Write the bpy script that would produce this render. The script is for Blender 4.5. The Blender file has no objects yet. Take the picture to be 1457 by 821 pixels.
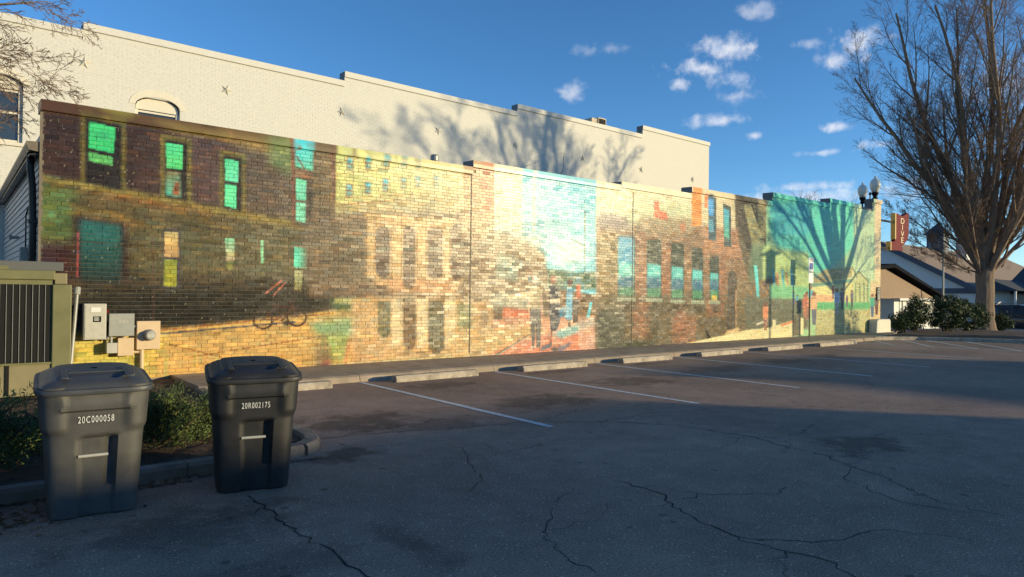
import bpy, bmesh, math, random
import numpy as np
from mathutils import Vector, Matrix
random.seed(7); rng = np.random.default_rng(7)
R = math.radians
sc = bpy.context.scene
col = sc.collection

# ------------------------------------------------------------------ camera
F, CAM_A, CAM_P, CAM_R, CAM_H = 970.0, R(50.4), math.atan(6.5/970), 0.0125, 1.6
CX, CY = 728.5, 410.5
fw = np.array([math.cos(CAM_A)*math.cos(CAM_P), math.sin(CAM_A)*math.cos(CAM_P), math.sin(CAM_P)])
r0 = np.array([math.sin(CAM_A), -math.cos(CAM_A), 0.0]); u0 = np.cross(r0, fw)
rt = math.cos(CAM_R)*r0 + math.sin(CAM_R)*u0
up = -math.sin(CAM_R)*r0 + math.cos(CAM_R)*u0
cam_pos = np.array([0, 0, CAM_H])
cd = bpy.data.cameras.new('camera'); cam = bpy.data.objects.new('camera', cd); col.objects.link(cam)
cd.sensor_width = 36; cd.lens = 36*F/1457; cd.clip_end = 2000; cd.clip_start = .05
cam.matrix_world = Matrix(((rt[0], up[0], -fw[0], 0), (rt[1], up[1], -fw[1], 0), (rt[2], up[2], -fw[2], CAM_H), (0, 0, 0, 1)))
sc.camera = cam

# ------------------------------------------------------------------ sun and sky
SUN_AZ, SUN_EL = R(38.5), R(7.7)          # azimuth from the mural's normal towards +X
SD = np.array([math.sin(SUN_AZ)*math.cos(SUN_EL), -math.cos(SUN_AZ)*math.cos(SUN_EL), math.sin(SUN_EL)])
ld = bpy.data.lights.new('sun', 'SUN'); ld.energy = 3.1; ld.angle = R(.55); ld.color = (1.0, .82, .46)
lo = bpy.data.objects.new('sun', ld); col.objects.link(lo)
lo.rotation_euler = Vector((-SD[0], -SD[1], -SD[2])).to_track_quat('-Z', 'Y').to_euler()
lo.location = (30, -30, 30)
world = bpy.data.worlds.new('World'); sc.world = world; world.use_nodes = True
EXPOSURE = 0.72
SKY_STRENGTH = 0.15
sc.view_settings.view_transform = 'Standard'; sc.view_settings.look = 'None'
sc.view_settings.exposure = EXPOSURE; sc.view_settings.gamma = 1.0; sc.view_settings.use_curve_mapping = False

def ray(x, y): return fw + (x-CX)/F*rt - (y-CY)/F*up

def build_world():
    nt = world.node_tree; N = nt.nodes; L = nt.links; N.clear()
    out = N.new('ShaderNodeOutputWorld'); bg = N.new('ShaderNodeBackground'); L.new(bg.outputs[0], out.inputs[0])
    sky = N.new('ShaderNodeTexSky'); sky.sky_type = 'NISHITA'; sky.sun_disc = False
    sky.sun_elevation = SUN_EL; sky.sun_rotation = math.atan2(SD[0], SD[1]); sky.altitude = 200
    sky.air_density = .75; sky.dust_density = .05; sky.ozone_density = 3.0
    hs = N.new('ShaderNodeHueSaturation'); hs.inputs['Saturation'].default_value = 1.10; hs.inputs['Value'].default_value = 1.0
    L.new(sky.outputs[0], hs.inputs['Color'])
    tc = N.new('ShaderNodeTexCoord')
    nz = N.new('ShaderNodeTexNoise'); nz.inputs['Scale'].default_value = 38; nz.inputs['Detail'].default_value = 5; nz.inputs['Roughness'].default_value = .6
    L.new(tc.outputs['Generated'], nz.inputs['Vector'])
    def math_(op, a, b=None, c=None):
        m = N.new('ShaderNodeMath'); m.operation = op
        for i, v in enumerate((a, b, c)):
            if v is None: continue
            if isinstance(v, (int, float)): m.inputs[i].default_value = v
            else: L.new(v, m.inputs[i])
        return m.outputs[0]
    def dot(v):
        m = N.new('ShaderNodeVectorMath'); m.operation = 'DOT_PRODUCT'; L.new(tc.outputs['Generated'], m.inputs[0]); m.inputs[1].default_value = v
        return m.outputs['Value']
    # small fair-weather clouds, each at its own bearing and height in the sky: px centre, half sizes, density
    clouds = [(815, 131, 26, 22, .6), (1035, 68, 46, 24, .9), (1000, 98, 56, 18, .95), (968, 118, 24, 12, .85), (1043, 112, 34, 20, .7),
              (1078, 14, 30, 15, .5), (1015, 173, 44, 13, .75), (1188, 181, 24, 9, .9), (1075, 193, 14, 8, .7), (1150, 62, 22, 9, .45),
              (1188, 85, 26, 18, .75), (1222, 62, 42, 28, .9), (868, 70, 50, 13, .3), (1048, 138, 30, 12, .5), (1172, 217, 34, 6, .55), (1250, 205, 30, 8, .7),
              (1150, 266, 80, 10, .7), (1150, 281, 170, 17, .72), (1330, 255, 60, 12, .5), (1420, 120, 70, 30, .55),
              (1600, 100, 120, 34, .8), (1720, 230, 140, 26, .8), (-300, 80, 120, 30, .6)]
    total = None
    nsh = math_('MULTIPLY_ADD', nz.outputs['Fac'], -3.2, 1.6)
    for (px, py, a, b, dens) in clouds:
        d = ray(px, py); d = d/np.linalg.norm(d)
        h = np.cross(d, (0, 0, 1)); h /= np.linalg.norm(h); v = np.cross(h, d)
        mp = N.new('ShaderNodeMapping'); mp.vector_type = 'TEXTURE'
        mp.inputs['Location'].default_value = tuple(d); mp.inputs['Scale'].default_value = (a*.9/F, b*.78/F, .5)
        mp.inputs['Rotation'].default_value = Matrix(((h[0], v[0], -d[0]), (h[1], v[1], -d[1]), (h[2], v[2], -d[2]))).to_euler()
        L.new(tc.outputs['Generated'], mp.inputs['Vector'])
        ln = N.new('ShaderNodeVectorMath'); ln.operation = 'LENGTH'; L.new(mp.outputs[0], ln.inputs[0])
        q = math_('ADD', ln.outputs['Value'], nsh)
        mr = N.new('ShaderNodeMapRange'); mr.interpolation_type = 'SMOOTHSTEP'
        mr.inputs[1].default_value = 1.1; mr.inputs[2].default_value = -.15; mr.inputs[3].default_value = 0; mr.inputs[4].default_value = dens*.74
        L.new(q, mr.inputs[0])
        total = mr.outputs[0] if total is None else math_('MAXIMUM', total, mr.outputs[0])
    n2 = N.new('ShaderNodeTexNoise'); n2.inputs['Scale'].default_value = 60; n2.inputs['Detail'].default_value = 4
    L.new(tc.outputs['Generated'], n2.inputs['Vector'])
    cr = N.new('ShaderNodeValToRGB'); cr.color_ramp.elements[0].position = .3; cr.color_ramp.elements[1].position = .7
    cr.color_ramp.elements[0].color = (2.3, 2.75, 3.6, 1); cr.color_ramp.elements[1].color = (5.2, 4.9, 4.6, 1)
    L.new(n2.outputs['Fac'], cr.inputs[0])
    mx = N.new('ShaderNodeMix'); mx.data_type = 'RGBA'
    L.new(total, mx.inputs[0]); L.new(hs.outputs[0], mx.inputs[6]); L.new(cr.outputs[0], mx.inputs[7])
    L.new(mx.outputs[2], bg.inputs[0]); bg.inputs[1].default_value = SKY_STRENGTH
build_world()

# ------------------------------------------------------------------ helpers
def lin(c):
    c = np.asarray(c, float)/255.0
    return np.where(c <= .04045, c/12.92, ((c+.055)/1.055)**2.4)

def material(name, base, rough=.7, var=.15, scale=6.0, bump=0.0, bscale=60.0, metal=0.0, spec=.5, col2=None, coat=0.0, trans=0.0, attr=None, detail=6, stretch=None, subsurf=0):
    m = bpy.data.materials.new(name); m.use_nodes = True
    nt = m.node_tree; N = nt.nodes; L = nt.links
    b = N['Principled BSDF']
    tc = N.new('ShaderNodeTexCoord'); vec = tc.outputs['Object']
    if stretch:
        mp = N.new('ShaderNodeMapping'); mp.inputs['Scale'].default_value = stretch; L.new(vec, mp.inputs[0]); vec = mp.outputs[0]
    nz = N.new('ShaderNodeTexNoise'); nz.inputs['Scale'].default_value = scale; nz.inputs['Detail'].default_value = detail; nz.inputs['Roughness'].default_value = .6
    L.new(vec, nz.inputs['Vector'])
    mx = N.new('ShaderNodeMix'); mx.data_type = 'RGBA'
    mr = N.new('ShaderNodeMapRange'); mr.inputs[1].default_value = .3; mr.inputs[2].default_value = .7
    L.new(nz.outputs['Fac'], mr.inputs[0]); L.new(mr.outputs[0], mx.inputs[0])
    base = tuple(base)
    c1 = tuple(max(0, v*(1-var)) for v in base); c2 = col2 if col2 else tuple(min(1, v*(1+var)) for v in base)
    mx.inputs[6].default_value = (*c1, 1); mx.inputs[7].default_value = (*c2, 1)
    cout = mx.outputs[2]
    if attr:
        at = N.new('ShaderNodeAttribute'); at.attribute_name = attr
        mm = N.new('ShaderNodeMix'); mm.data_type = 'RGBA'; mm.blend_type = 'MULTIPLY'; mm.inputs[0].default_value = 1
        L.new(at.outputs['Color'], mm.inputs[6]); L.new(cout, mm.inputs[7]); cout = mm.outputs[2]
    L.new(cout, b.inputs['Base Color'])
    rr = N.new('ShaderNodeMapRange'); rr.inputs[1].default_value = .3; rr.inputs[2].default_value = .7
    rr.inputs[3].default_value = max(.02, rough*.85); rr.inputs[4].default_value = min(1, rough*1.12)
    L.new(nz.outputs['Fac'], rr.inputs[0]); L.new(rr.outputs[0], b.inputs['Roughness'])
    b.inputs['Metallic'].default_value = metal; b.inputs['Specular IOR Level'].default_value = spec
    if coat: b.inputs['Coat Weight'].default_value = coat; b.inputs['Coat Roughness'].default_value = .15
    if trans: b.inputs['Transmission Weight'].default_value = trans
    if bump:
        nb = N.new('ShaderNodeTexNoise'); nb.inputs['Scale'].default_value = bscale; nb.inputs['Detail'].default_value = 5
        L.new(vec, nb.inputs['Vector'])
        bp = N.new('ShaderNodeBump'); bp.inputs['Strength'].default_value = min(1, bump); bp.inputs['Distance'].default_value = .01
        L.new(nb.outputs['Fac'], bp.inputs['Height']); L.new(bp.outputs[0], b.inputs['Normal'])
    return m

def wpos(o):
    p = np.zeros(3)
    while o is not None: p += np.array(o.location); o = o.parent
    return p

def tag(o, label=None, cat=None, group=None, kind=None):
    if label: o['label'] = label
    if cat: o['category'] = cat
    if group: o['group'] = group
    if kind: o['kind'] = kind
    return o

def thing(name, label, cat, loc=(0, 0, 0), rotz=0, group=None):
    o = bpy.data.objects.new(name, None); col.objects.link(o); o.empty_display_size = .2
    o.location = loc; o.rotation_euler = (0, 0, rotz)
    return tag(o, label, cat, group)

def link(name, me, mat, parent=None):
    o = bpy.data.objects.new(name, me); col.objects.link(o)
    if mat and not me.materials: me.materials.append(mat)
    if parent: o.parent = parent
    return o

class MB:
    def __init__(s): s.v = []; s.f = []
    def add(s, V, Fc):
        n = len(s.v); s.v.extend([tuple(map(float, p)) for p in V]); s.f.extend([tuple(i+n for i in f) for f in Fc]); return s
    def box(s, x0, x1, y0, y1, z0, z1):
        return s.add([(x0, y0, z0), (x1, y0, z0), (x1, y1, z0), (x0, y1, z0), (x0, y0, z1), (x1, y0, z1), (x1, y1, z1), (x0, y1, z1)],
                     [(0, 3, 2, 1), (4, 5, 6, 7), (0, 1, 5, 4), (1, 2, 6, 5), (2, 3, 7, 6), (3, 0, 4, 7)])
    def prism(s, poly, a, b, axis='z'):
        n = len(poly)
        def P(p, t): return {'z': (p[0], p[1], t), 'y': (p[0], t, p[1]), 'x': (t, p[0], p[1])}[axis]
        V = [P(p, a) for p in poly] + [P(p, b) for p in poly]
        area = sum(poly[i][0]*poly[(i+1) % n][1]-poly[(i+1) % n][0]*poly[i][1] for i in range(n))
        flip = (area < 0) ^ (axis == 'y')
        Fc = [tuple(range(n))[::-1], tuple(range(n, 2*n))] + [(i, (i+1) % n, n+(i+1) % n, n+i) for i in range(n)]
        if flip ^ (b < a): Fc = [f[::-1] for f in Fc]
        return s.add(V, Fc)
    def tube(s, pts, rad, sides=8, cap=True):
        pts = [np.array(p, float) for p in pts]; n = len(pts)
        if isinstance(rad, (int, float)): rad = [rad]*n
        t = pts[1]-pts[0]; t = t/np.linalg.norm(t)
        a = np.array((0, 0, 1.)) if abs(t[2]) < .9 else np.array((1., 0, 0))
        u = np.cross(t, a); u /= np.linalg.norm(u)
        V = []
        for i, p in enumerate(pts):
            if i > 0:
                t = pts[min(i+1, n-1)]-pts[i-1]; t = t/np.linalg.norm(t)
                u = u-t*np.dot(u, t); u /= np.linalg.norm(u)
            w = np.cross(t, u)
            for k in range(sides):
                an = 2*math.pi*k/sides; V.append(p+rad[i]*(math.cos(an)*u+math.sin(an)*w))
        Fc = []
        for i in range(n-1):
            for k in range(sides):
                k2 = (k+1) % sides; Fc.append((i*sides+k, i*sides+k2, (i+1)*sides+k2, (i+1)*sides+k))
        if cap: Fc += [tuple(range(sides))[::-1], tuple(range((n-1)*sides, n*sides))]
        return s.add(V, Fc)
    def lathe(s, prof, c, sides=16, axis='z'):
        V = []
        for r_, h in prof:
            for k in range(sides):
                an = 2*math.pi*k/sides; x, y = r_*math.cos(an), r_*math.sin(an)
                V.append({'z': (c[0]+x, c[1]+y, c[2]+h), 'y': (c[0]+x, c[1]+h, c[2]-y), 'x': (c[0]+h, c[1]+x, c[2]+y)}[axis])
        Fc = []
        for i in range(len(prof)-1):
            for k in range(sides):
                k2 = (k+1) % sides; Fc.append((i*sides+k, i*sides+k2, (i+1)*sides+k2, (i+1)*sides+k))
        Fc += [tuple(range(sides))[::-1], tuple(range((len(prof)-1)*sides, len(prof)*sides))]
        return s.add(V, Fc)
    def build(s, name, mat, parent=None, world=True, bevel=0, smooth=False, loc=None):
        V = np.array(s.v, float)
        if parent is not None and world: V = V-wpos(parent)
        if loc is not None: V = V-np.array(loc)
        me = bpy.data.meshes.new(name); me.from_pydata(V.tolist(), [], s.f)
        if smooth: me.polygons.foreach_set('use_smooth', [True]*len(me.polygons))
        me.update()
        o = link(name, me, mat, parent)
        if loc is not None: o.location = loc
        if bevel:
            md = o.modifiers.new('bevel', 'BEVEL'); md.width = bevel; md.segments = 2; md.limit_method = 'ANGLE'
        return o

def np_mesh(name, V, Q, mat, parent=None, colors=None, smooth=False):
    """V (n,3) float, Q (m,k) int; colors per vertex (n,3)"""
    me = bpy.data.meshes.new(name); k = Q.shape[1]
    me.vertices.add(len(V)); me.vertices.foreach_set('co', np.ascontiguousarray(V, np.float32).ravel())
    me.loops.add(Q.size); me.loops.foreach_set('vertex_index', np.ascontiguousarray(Q, np.int32).ravel())
    me.polygons.add(len(Q)); me.polygons.foreach_set('loop_start', np.arange(0, Q.size, k, dtype=np.int32))
    try: me.polygons.foreach_set('loop_total', np.full(len(Q), k, np.int32))
    except Exception: pass
    me.update(calc_edges=True)
    me.polygons.foreach_set('use_smooth', np.full(len(Q), smooth))
    if colors is not None:
        a = me.color_attributes.new('Col', 'FLOAT_COLOR', 'POINT')
        a.data.foreach_set('color', np.concatenate([colors, np.ones((len(V), 1))], 1).astype(np.float32).ravel())
    return link(name, me, mat, parent)

def text_part(name, body, size, mat, parent, matrix, extrude=.002, xs=1.0):
    cu = bpy.data.curves.new(name, 'FONT'); cu.body = body; cu.size = size; cu.extrude = extrude; cu.align_x = 'CENTER'; cu.align_y = 'CENTER'; cu.space_character = 1.22
    tmp = bpy.data.objects.new('tmp', cu); col.objects.link(tmp)
    dg = bpy.context.evaluated_depsgraph_get(); me = bpy.data.meshes.new_from_object(tmp.evaluated_get(dg))
    bpy.data.objects.remove(tmp); me.transform(Matrix.Diagonal((xs, 1, 1, 1))); me.transform(matrix); me.materials.clear()
    return link(name, me, mat, parent)

def vnoise(h, w, sy, sx, r):
    """smooth value noise on an h x w grid with cell sizes sy, sx"""
    gy, gx = int(h/sy)+3, int(w/sx)+3
    g = r.random((gy, gx)); y = np.arange(h)/sy; x = np.arange(w)/sx
    yi = y.astype(int); xi = x.astype(int); fy = (y-yi)[:, None]; fx = (x-xi)[None]
    fy = fy*fy*(3-2*fy); fx = fx*fx*(3-2*fx)
    a = g[np.ix_(yi, xi)]; b = g[np.ix_(yi, xi+1)]; c = g[np.ix_(yi+1, xi)]; d = g[np.ix_(yi+1, xi+1)]
    return (a*(1-fx)+b*fx)*(1-fy)+(c*(1-fx)+d*fx)*fy

# ------------------------------------------------------------------ materials
M = {}
M['concrete'] = material('concrete', (.33, .26, .19), .85, .28, 3.5, .5, 90)
M['kerb'] = material('kerb_concrete', (.40, .34, .265), .85, .42, 6, .5, 90)
M['kerb_old'] = material('kerb_weathered', (.25, .205, .16), .9, .4, 3.5, .6, 70)
M['shade_board'] = material('dark_board', (.02, .022, .028), 1.0, .2, 8, spec=0.0)  # near-black so the wing's roof edge looks shaded; the shade is in the colour
M['paintline'] = material('line_paint', (.66, .65, .62), .8, .3, 16, .3, 150)
M['crack'] = material('crack_fill', (.012, .012, .013), .95, .4, 20)
M['mulch'] = material('mulch', (.075, .042, .026), .95, .5, 30, 1, 70, col2=(.16, .10, .06))
M['grass'] = material('dull_ground', (.10, .10, .06), .95, .4, .5, .5, 5)
M['street'] = material('street_asphalt', (.10, .10, .10), .9, .2, 3, .3, 100)
M['mural'] = material('mural_paint', (.97, .97, .97), .29, .07, 55, .12, 110, attr='Col', spec=.21)
M['mural_mortar'] = material('mural_mortar', (.8, .8, .8), .8, .25, 60, .3, 110, attr='Col', spec=.2)
M['white'] = material('white_brick_paint', (.60, .585, .535), .62, .06, 9, .15, 60)
M['whitejoint'] = material('white_joint', (.585, .57, .52), .8, .05, 9, .2, 60)
M['coping_grey'] = material('coping_grey', (.20, .20, .20), .8, .15, 8, .2, 60)
M['cream'] = material('cream_trim', (.65, .60, .50), .6, .04, 12)
M['glass'] = material('window_glass', (.03, .035, .04), .06, .1, 3, spec=.8)
M['roof_tar'] = material('roof_membrane', (.12, .12, .12), .9, .2, 4)
M['siding'] = material('white_siding', (.66, .65, .62), .6, .06, 10)
M['gutter'] = material('gutter_brown', (.16, .13, .09), .45, .15, 10)
M['downspout'] = material('downspout_black', (.018, .016, .015), .4, .2, 10)
M['gal'] = material('galvanised', (.30, .30, .29), .5, .2, 20, metal=.4)
M['boxgrey'] = material('box_grey', (.30, .31, .29), .5, .08, 12)
M['boxlight'] = material('box_light', (.46, .45, .40), .5, .08, 12)
M['boxtan'] = material('box_tan', (.62, .46, .29), .55, .05, 12)
M['black'] = material('black_plastic', (.010, .010, .011), .7, .2, 12, spec=.2)
M['red'] = material('red_enamel', (.15, .008, .012), .6, .15, 12, spec=.12)
M['gold'] = material('gold_edge', (.62, .40, .10), .4, .1, 10)
M['ivory'] = material('ivory_letter', (.72, .62, .40), .5, .05, 10)
M['olive'] = material('olive_enamel', (.155, .150, .062), .5, .12, 4, .1, 50)
M['oliveface'] = material('olive_panel', (.22, .19, .10), .5, .12, 3)
M['hood'] = material('grey_steel', (.10, .105, .105), .7, .1, 8)
M['bingrey'] = material('bin_grey', (.074, .073, .070), .52, .26, 5, .25, 220)
M['binblack'] = material('bin_black', (.022, .022, .023), .5, .35, 5, .25, 220)
M['lidgrey'] = material('lid_grey', (.055, .058, .064), .42, .13, 7, .2, 200)
M['stencil'] = material('stencil_white', (.72, .72, .70), .7, .2, 60)
M['sign'] = material('sign_white', (.74, .74, .72), .4, .04, 10)
M['signblue'] = material('sign_blue', (.03, .07, .45), .4, .04, 10)
M['postgreen'] = material('sign_post', (.20, .17, .10), .5, .15, 12, metal=.3)
M['bark'] = material('bark', (.235, .165, .115), .9, .35, 4, 1, 26, stretch=(3, 3, .6))
M['twig'] = material('twig_bark', (.19, .125, .085), .85, .3, 6)
M['juniper'] = material('juniper_green', (.070, .112, .030), .7, .35, 4, attr='Col')
M['leaf'] = material('shrub_leaf', (.042, .066, .020), .62, .35, 5, attr='Col', spec=.3)
M['stem'] = material('stem_brown', (.07, .05, .035), .9, .3, 12)
M['roofshingle'] = material('roof_shingle', (.30, .21, .145), .9, .2, 6, .4, 40)
M['roofdark'] = material('roof_dark', (.05, .05, .055), .9, .2, 6, .4, 40)
M['trimblue'] = material('trim_slate', (.075, .09, .12), .6, .1, 8)
M['wall_white'] = material('house_white', (.72, .71, .68), .65, .05, 6)
M['brickred'] = material('shop_brick', (.22, .10, .07), .85, .2, 8, .3, 30)
M['car'] = material('car_paint', (.035, .042, .055), .28, .05, 10, coat=.7)
M['tyre'] = material('tyre_rubber', (.012, .012, .012), .9, .2, 12)
M['chrome'] = material('chrome', (.6, .6, .62), .15, .03, 10, metal=1)
M['lampglass'] = material('lamp_acrylic', (.84, .79, .68), .3, .04, 8, trans=.08)
M['tail'] = material('tail_red', (.25, .01, .01), .2, .1, 10)
M['deadleaf'] = material('dead_leaf', (.17, .085, .035), .9, .4, 15, attr='Col')
M['plaque'] = material('plaque_bronze', (.035, .028, .022), .5, .2, 12)

def asphalt():
    m = bpy.data.materials.new('asphalt'); m.use_nodes = True; nt = m.node_tree; N = nt.nodes; L = nt.links; b = N['Principled BSDF']
    tc = N.new('ShaderNodeTexCoord'); P = tc.outputs['Object']
    def noise(s, d=6, r=.6):
        n = N.new('ShaderNodeTexNoise'); n.inputs['Scale'].default_value = s; n.inputs['Detail'].default_value = d; n.inputs['Roughness'].default_value = r; L.new(P, n.inputs['Vector']); return n.outputs['Fac']
    def mr(v, a, b_, c, d):
        n = N.new('ShaderNodeMapRange'); n.interpolation_type = 'SMOOTHSTEP'
        for i, q in enumerate((a, b_, c, d)): n.inputs[i+1].default_value = q
        L.new(v, n.inputs[0]); return n.outputs[0]
    def mt(op, a, b_):
        n = N.new('ShaderNodeMath'); n.operation = op
        for i, q in enumerate((a, b_)):
            if isinstance(q, (int, float)): n.inputs[i].default_value = q
            else: L.new(q, n.inputs[i])
        return n.outputs[0]
    val = mr(noise(.35, 5), .3, .7, .80, 1.18)
    val = mt('MULTIPLY', val, mr(noise(3.2, 7, .7), .3, .7, .86, 1.12))
    val = mt('MULTIPLY', val, mr(noise(70, 3, .75), .3, .72, .55, 1.5))
    vo = N.new('ShaderNodeTexVoronoi'); vo.inputs['Scale'].default_value = 42; L.new(P, vo.inputs['Vector'])
    chips = mt('MULTIPLY', mr(vo.outputs['Distance'], .36, .16, 0, 1), mr(vo.outputs['Color'], .60, .95, 0, 1))
    val = mt('ADD', val, mt('MULTIPLY', chips, 1.9))
    # oil and water stains with their own shapes
    nzA = noise(2.6, 6, .7)
    for (cx, cy, rx, ry, k) in [(3.9, 7.6, .9, .75, .55), (6.9, 7.5, 1.1, .7, .5), (7.7, 3.3, .75, .5, .5), (2.95, 6.15, .45, .3, .62), (9.9, 8.3, 1.2, .7, .45), (13, 8.6, 1.2, .7, .4), (16, 8.7, 1.2, .6, .4), (6.6, 9.8, 1.1, .35, .4), (9.6, 10.2, 1.0, .25, .4), (12.6, 10.2, 1.0, .25, .4), (1.5, 3.9, .6, .35, .35), (2.3, 3.7, .18, .7, .35), (18.5, 8.9, 1.0, .5, .4), (1.3, 4.9, .9, .5, .4), (4.6, 6.9, .8, .4, .4)]:
        sp = N.new('ShaderNodeVectorMath'); sp.operation = 'SUBTRACT'; L.new(P, sp.inputs[0]); sp.inputs[1].default_value = (cx, cy, 0)
        sq = N.new('ShaderNodeVectorMath'); sq.operation = 'MULTIPLY'; L.new(sp.outputs[0], sq.inputs[0]); sq.inputs[1].default_value = (1/rx, 1/ry, 0)
        ln = N.new('ShaderNodeVectorMath'); ln.operation = 'LENGTH'; L.new(sq.outputs[0], ln.inputs[0])
        q = mt('ADD', ln.outputs['Value'], mt('MULTIPLY', mt('SUBTRACT', nzA, .5), 3.2))
        val = mt('MULTIPLY', val, mr(q, .35, 1.05, 1-k, 1.0))
    # gum spots
    v2 = N.new('ShaderNodeTexVoronoi'); v2.inputs['Scale'].default_value = 3.4; L.new(P, v2.inputs['Vector'])
    spot = mt('MULTIPLY', mr(v2.outputs['Distance'], .13, .09, 0, 1), mr(noise(.8, 2), .44, .52, 0, 1))
    val = mt('MULTIPLY', val, mt('SUBTRACT', 1.0, mt('MULTIPLY', spot, .42)))
    vs = N.new('ShaderNodeVectorMath'); vs.operation = 'SCALE'; vs.inputs[0].default_value = (.33, .222, .162); L.new(val, vs.inputs['Scale'])
    L.new(vs.outputs[0], b.inputs['Base Color']); b.inputs['Roughness'].default_value = .82; b.inputs['Specular IOR Level'].default_value = .3
    bp = N.new('ShaderNodeBump'); bp.inputs['Strength'].default_value = .55; bp.inputs['Distance'].default_value = .008
    L.new(mt('ADD', noise(110, 3, .7), mt('MULTIPLY', noise(18, 4), .6)), bp.inputs['Height']); L.new(bp.outputs[0], b.inputs['Normal'])
    return m
M['asphalt'] = asphalt()

# ------------------------------------------------------------------ ground, lot, kerbs
YW, YB, XR, XL = 12.7, 21.5, 31.4, 1.09       # mural wall plane, white wall plane, street fronts, rear of the mural building
g = MB()
xs = [-400, -60, 36, 42, 48, 56, 140, 500]; zs = [-.03, -.03, -.03, -.13, -.36, -.72, -.9, -.9]
for i in range(len(xs)-1):
    g.add([(xs[i], -400, zs[i]), (xs[i+1], -400, zs[i+1]), (xs[i+1], 500, zs[i+1]), (xs[i], 500, zs[i])], [(0, 1, 2, 3)])
tag(g.build('ground', M['grass']), kind='structure')
lot = tag(MB().box(-40, 36, -40, 30, -.5, 0).build('parking_lot', M['asphalt']), kind='structure')
s_ = MB(); sx = [36.01, 42, 48, 56, 66.5]; sz = [-.006, -.10, -.33, -.68, -.745]
for i in range(len(sx)-1):
    s_.add([(sx[i], -60, sz[i]), (sx[i+1], -60, sz[i+1]), (sx[i+1], 80, sz[i+1]), (sx[i], 80, sz[i])], [(0, 1, 2, 3)])
tag(s_.build('street', M['street']), kind='structure')

def stripe(p, q, w=.10):
    p = np.array(p); q = np.array(q); d = (q-p)/np.linalg.norm(q-p); n = np.array((-d[1], d[0]))
    k = 14; V = []; 
    for i in range(k+1):
        c = p+(q-p)*i/k
        for s in (-1, 1):
            e = c+n*s*(w/2+random.uniform(-.006, .006)); V.append((e[0], e[1], .004))
    MB().add(V, [(2*i+1, 2*i, 2*i+2, 2*i+3) for i in range(k)]).build('parking_line', M['paintline'], lot)
for X in (5.6, 8.57, 11.53, 14.5, 17.6, 21.3): stripe((X, 10.88 if X < 20 else 9.9), (X, 6.0))
stripe((24.55, 11.0), (25.55, 6.1), .1)
for a, b in (((26.6, 11.0), (24.6, 9.5)), ((28.3, 10.75), (24.8, 8.35)), ((29.0, 10.2), (25.3, 7.2)), ((29.2, 8.8), (25.5, 6.1)), ((30.1, 7.2), (26.2, 4.6)), ((31, 5.2), (27, 2.6))): stripe(a, b)

def crack(pts, w=.012, jitter=.05):
    pts = [np.array(p, float) for p in pts]; P = []
    for a, b in zip(pts[:-1], pts[1:]):
        n = max(3, int(np.linalg.norm(b-a)/.07))
        for i in range(n): P.append(a+(b-a)*i/n+np.array((random.gauss(0, jitter*.5), random.gauss(0, jitter*.5))))
    P.append(pts[-1])
    V = []
    for i, p in enumerate(P):
        d = P[min(i+1, len(P)-1)]-P[max(i-1, 0)]; d /= (np.linalg.norm(d)+1e-9); n = np.array((-d[1], d[0]))
        ww = w*random.uniform(.35, 1.25)*(1-.6*(i/len(P))**4)
        for s in (-1, 1): e = p+n*s*ww/2; V.append((e[0], e[1], .003))
    MB().add(V, [(2*i+1, 2*i, 2*i+2, 2*i+3) for i in range(len(P)-1)]).build('crack', M['crack'], lot)
crack([(1.85, 5.41), (1.8, 5.04), (1.79, 4.43), (1.83, 3.93), (1.84, 3.61), (1.85, 3.3), (1.9, 2.6)], .016)
crack([(1.80, 5.0), (1.5, 4.85), (1.2, 4.9)], .008)
crack([(2.9, 7.0), (3.62, 6.91), (4.56, 6.62), (5.65, 6.37), (6.37, 5.85), (6.91, 5.18), (7.05, 4.31), (6.82, 3.23), (6.3, 2.38), (6.04, 2.02), (6.0, 1.2)], .016)
crack([(6.37, 5.85), (7.4, 5.9), (8.4, 5.6), (9.6, 5.0), (11.0, 3.6)], .011)
crack([(5.65, 6.37), (6.6, 6.6), (7.3, 7.1)], .009)
crack([(8.1, 6.15), (8.6, 6.3), (8.9, 6.9), (8.8, 7.6)], .010)
crack([(4.46, 3.9), (4.46, 3.51), (4.13, 2.9), (4.05, 2.52), (4.08, 2.19), (4.12, 1.94), (3.97, 1.6)], .014)
crack([(4.05, 2.52), (4.5, 2.1), (5.0, 2.0), (5.3, 1.5)], .009)
crack([(4.08, 2.19), (3.8, 2.1), (3.55, 1.9)], .008)
crack([(6.82, 3.23), (7.6, 3.0), (8.3, 2.3)], .009)
crack([(7.05, 4.31), (6.2, 4.1), (5.5, 4.5), (4.9, 4.4)], .006)
crack([(3.0, 6.4), (4.2, 6.1), (5.6, 5.9)], .006)
crack([(9.7, 5.0), (10.3, 5.6), (10.2, 6.5), (10.8, 7.2)], .009)

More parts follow.
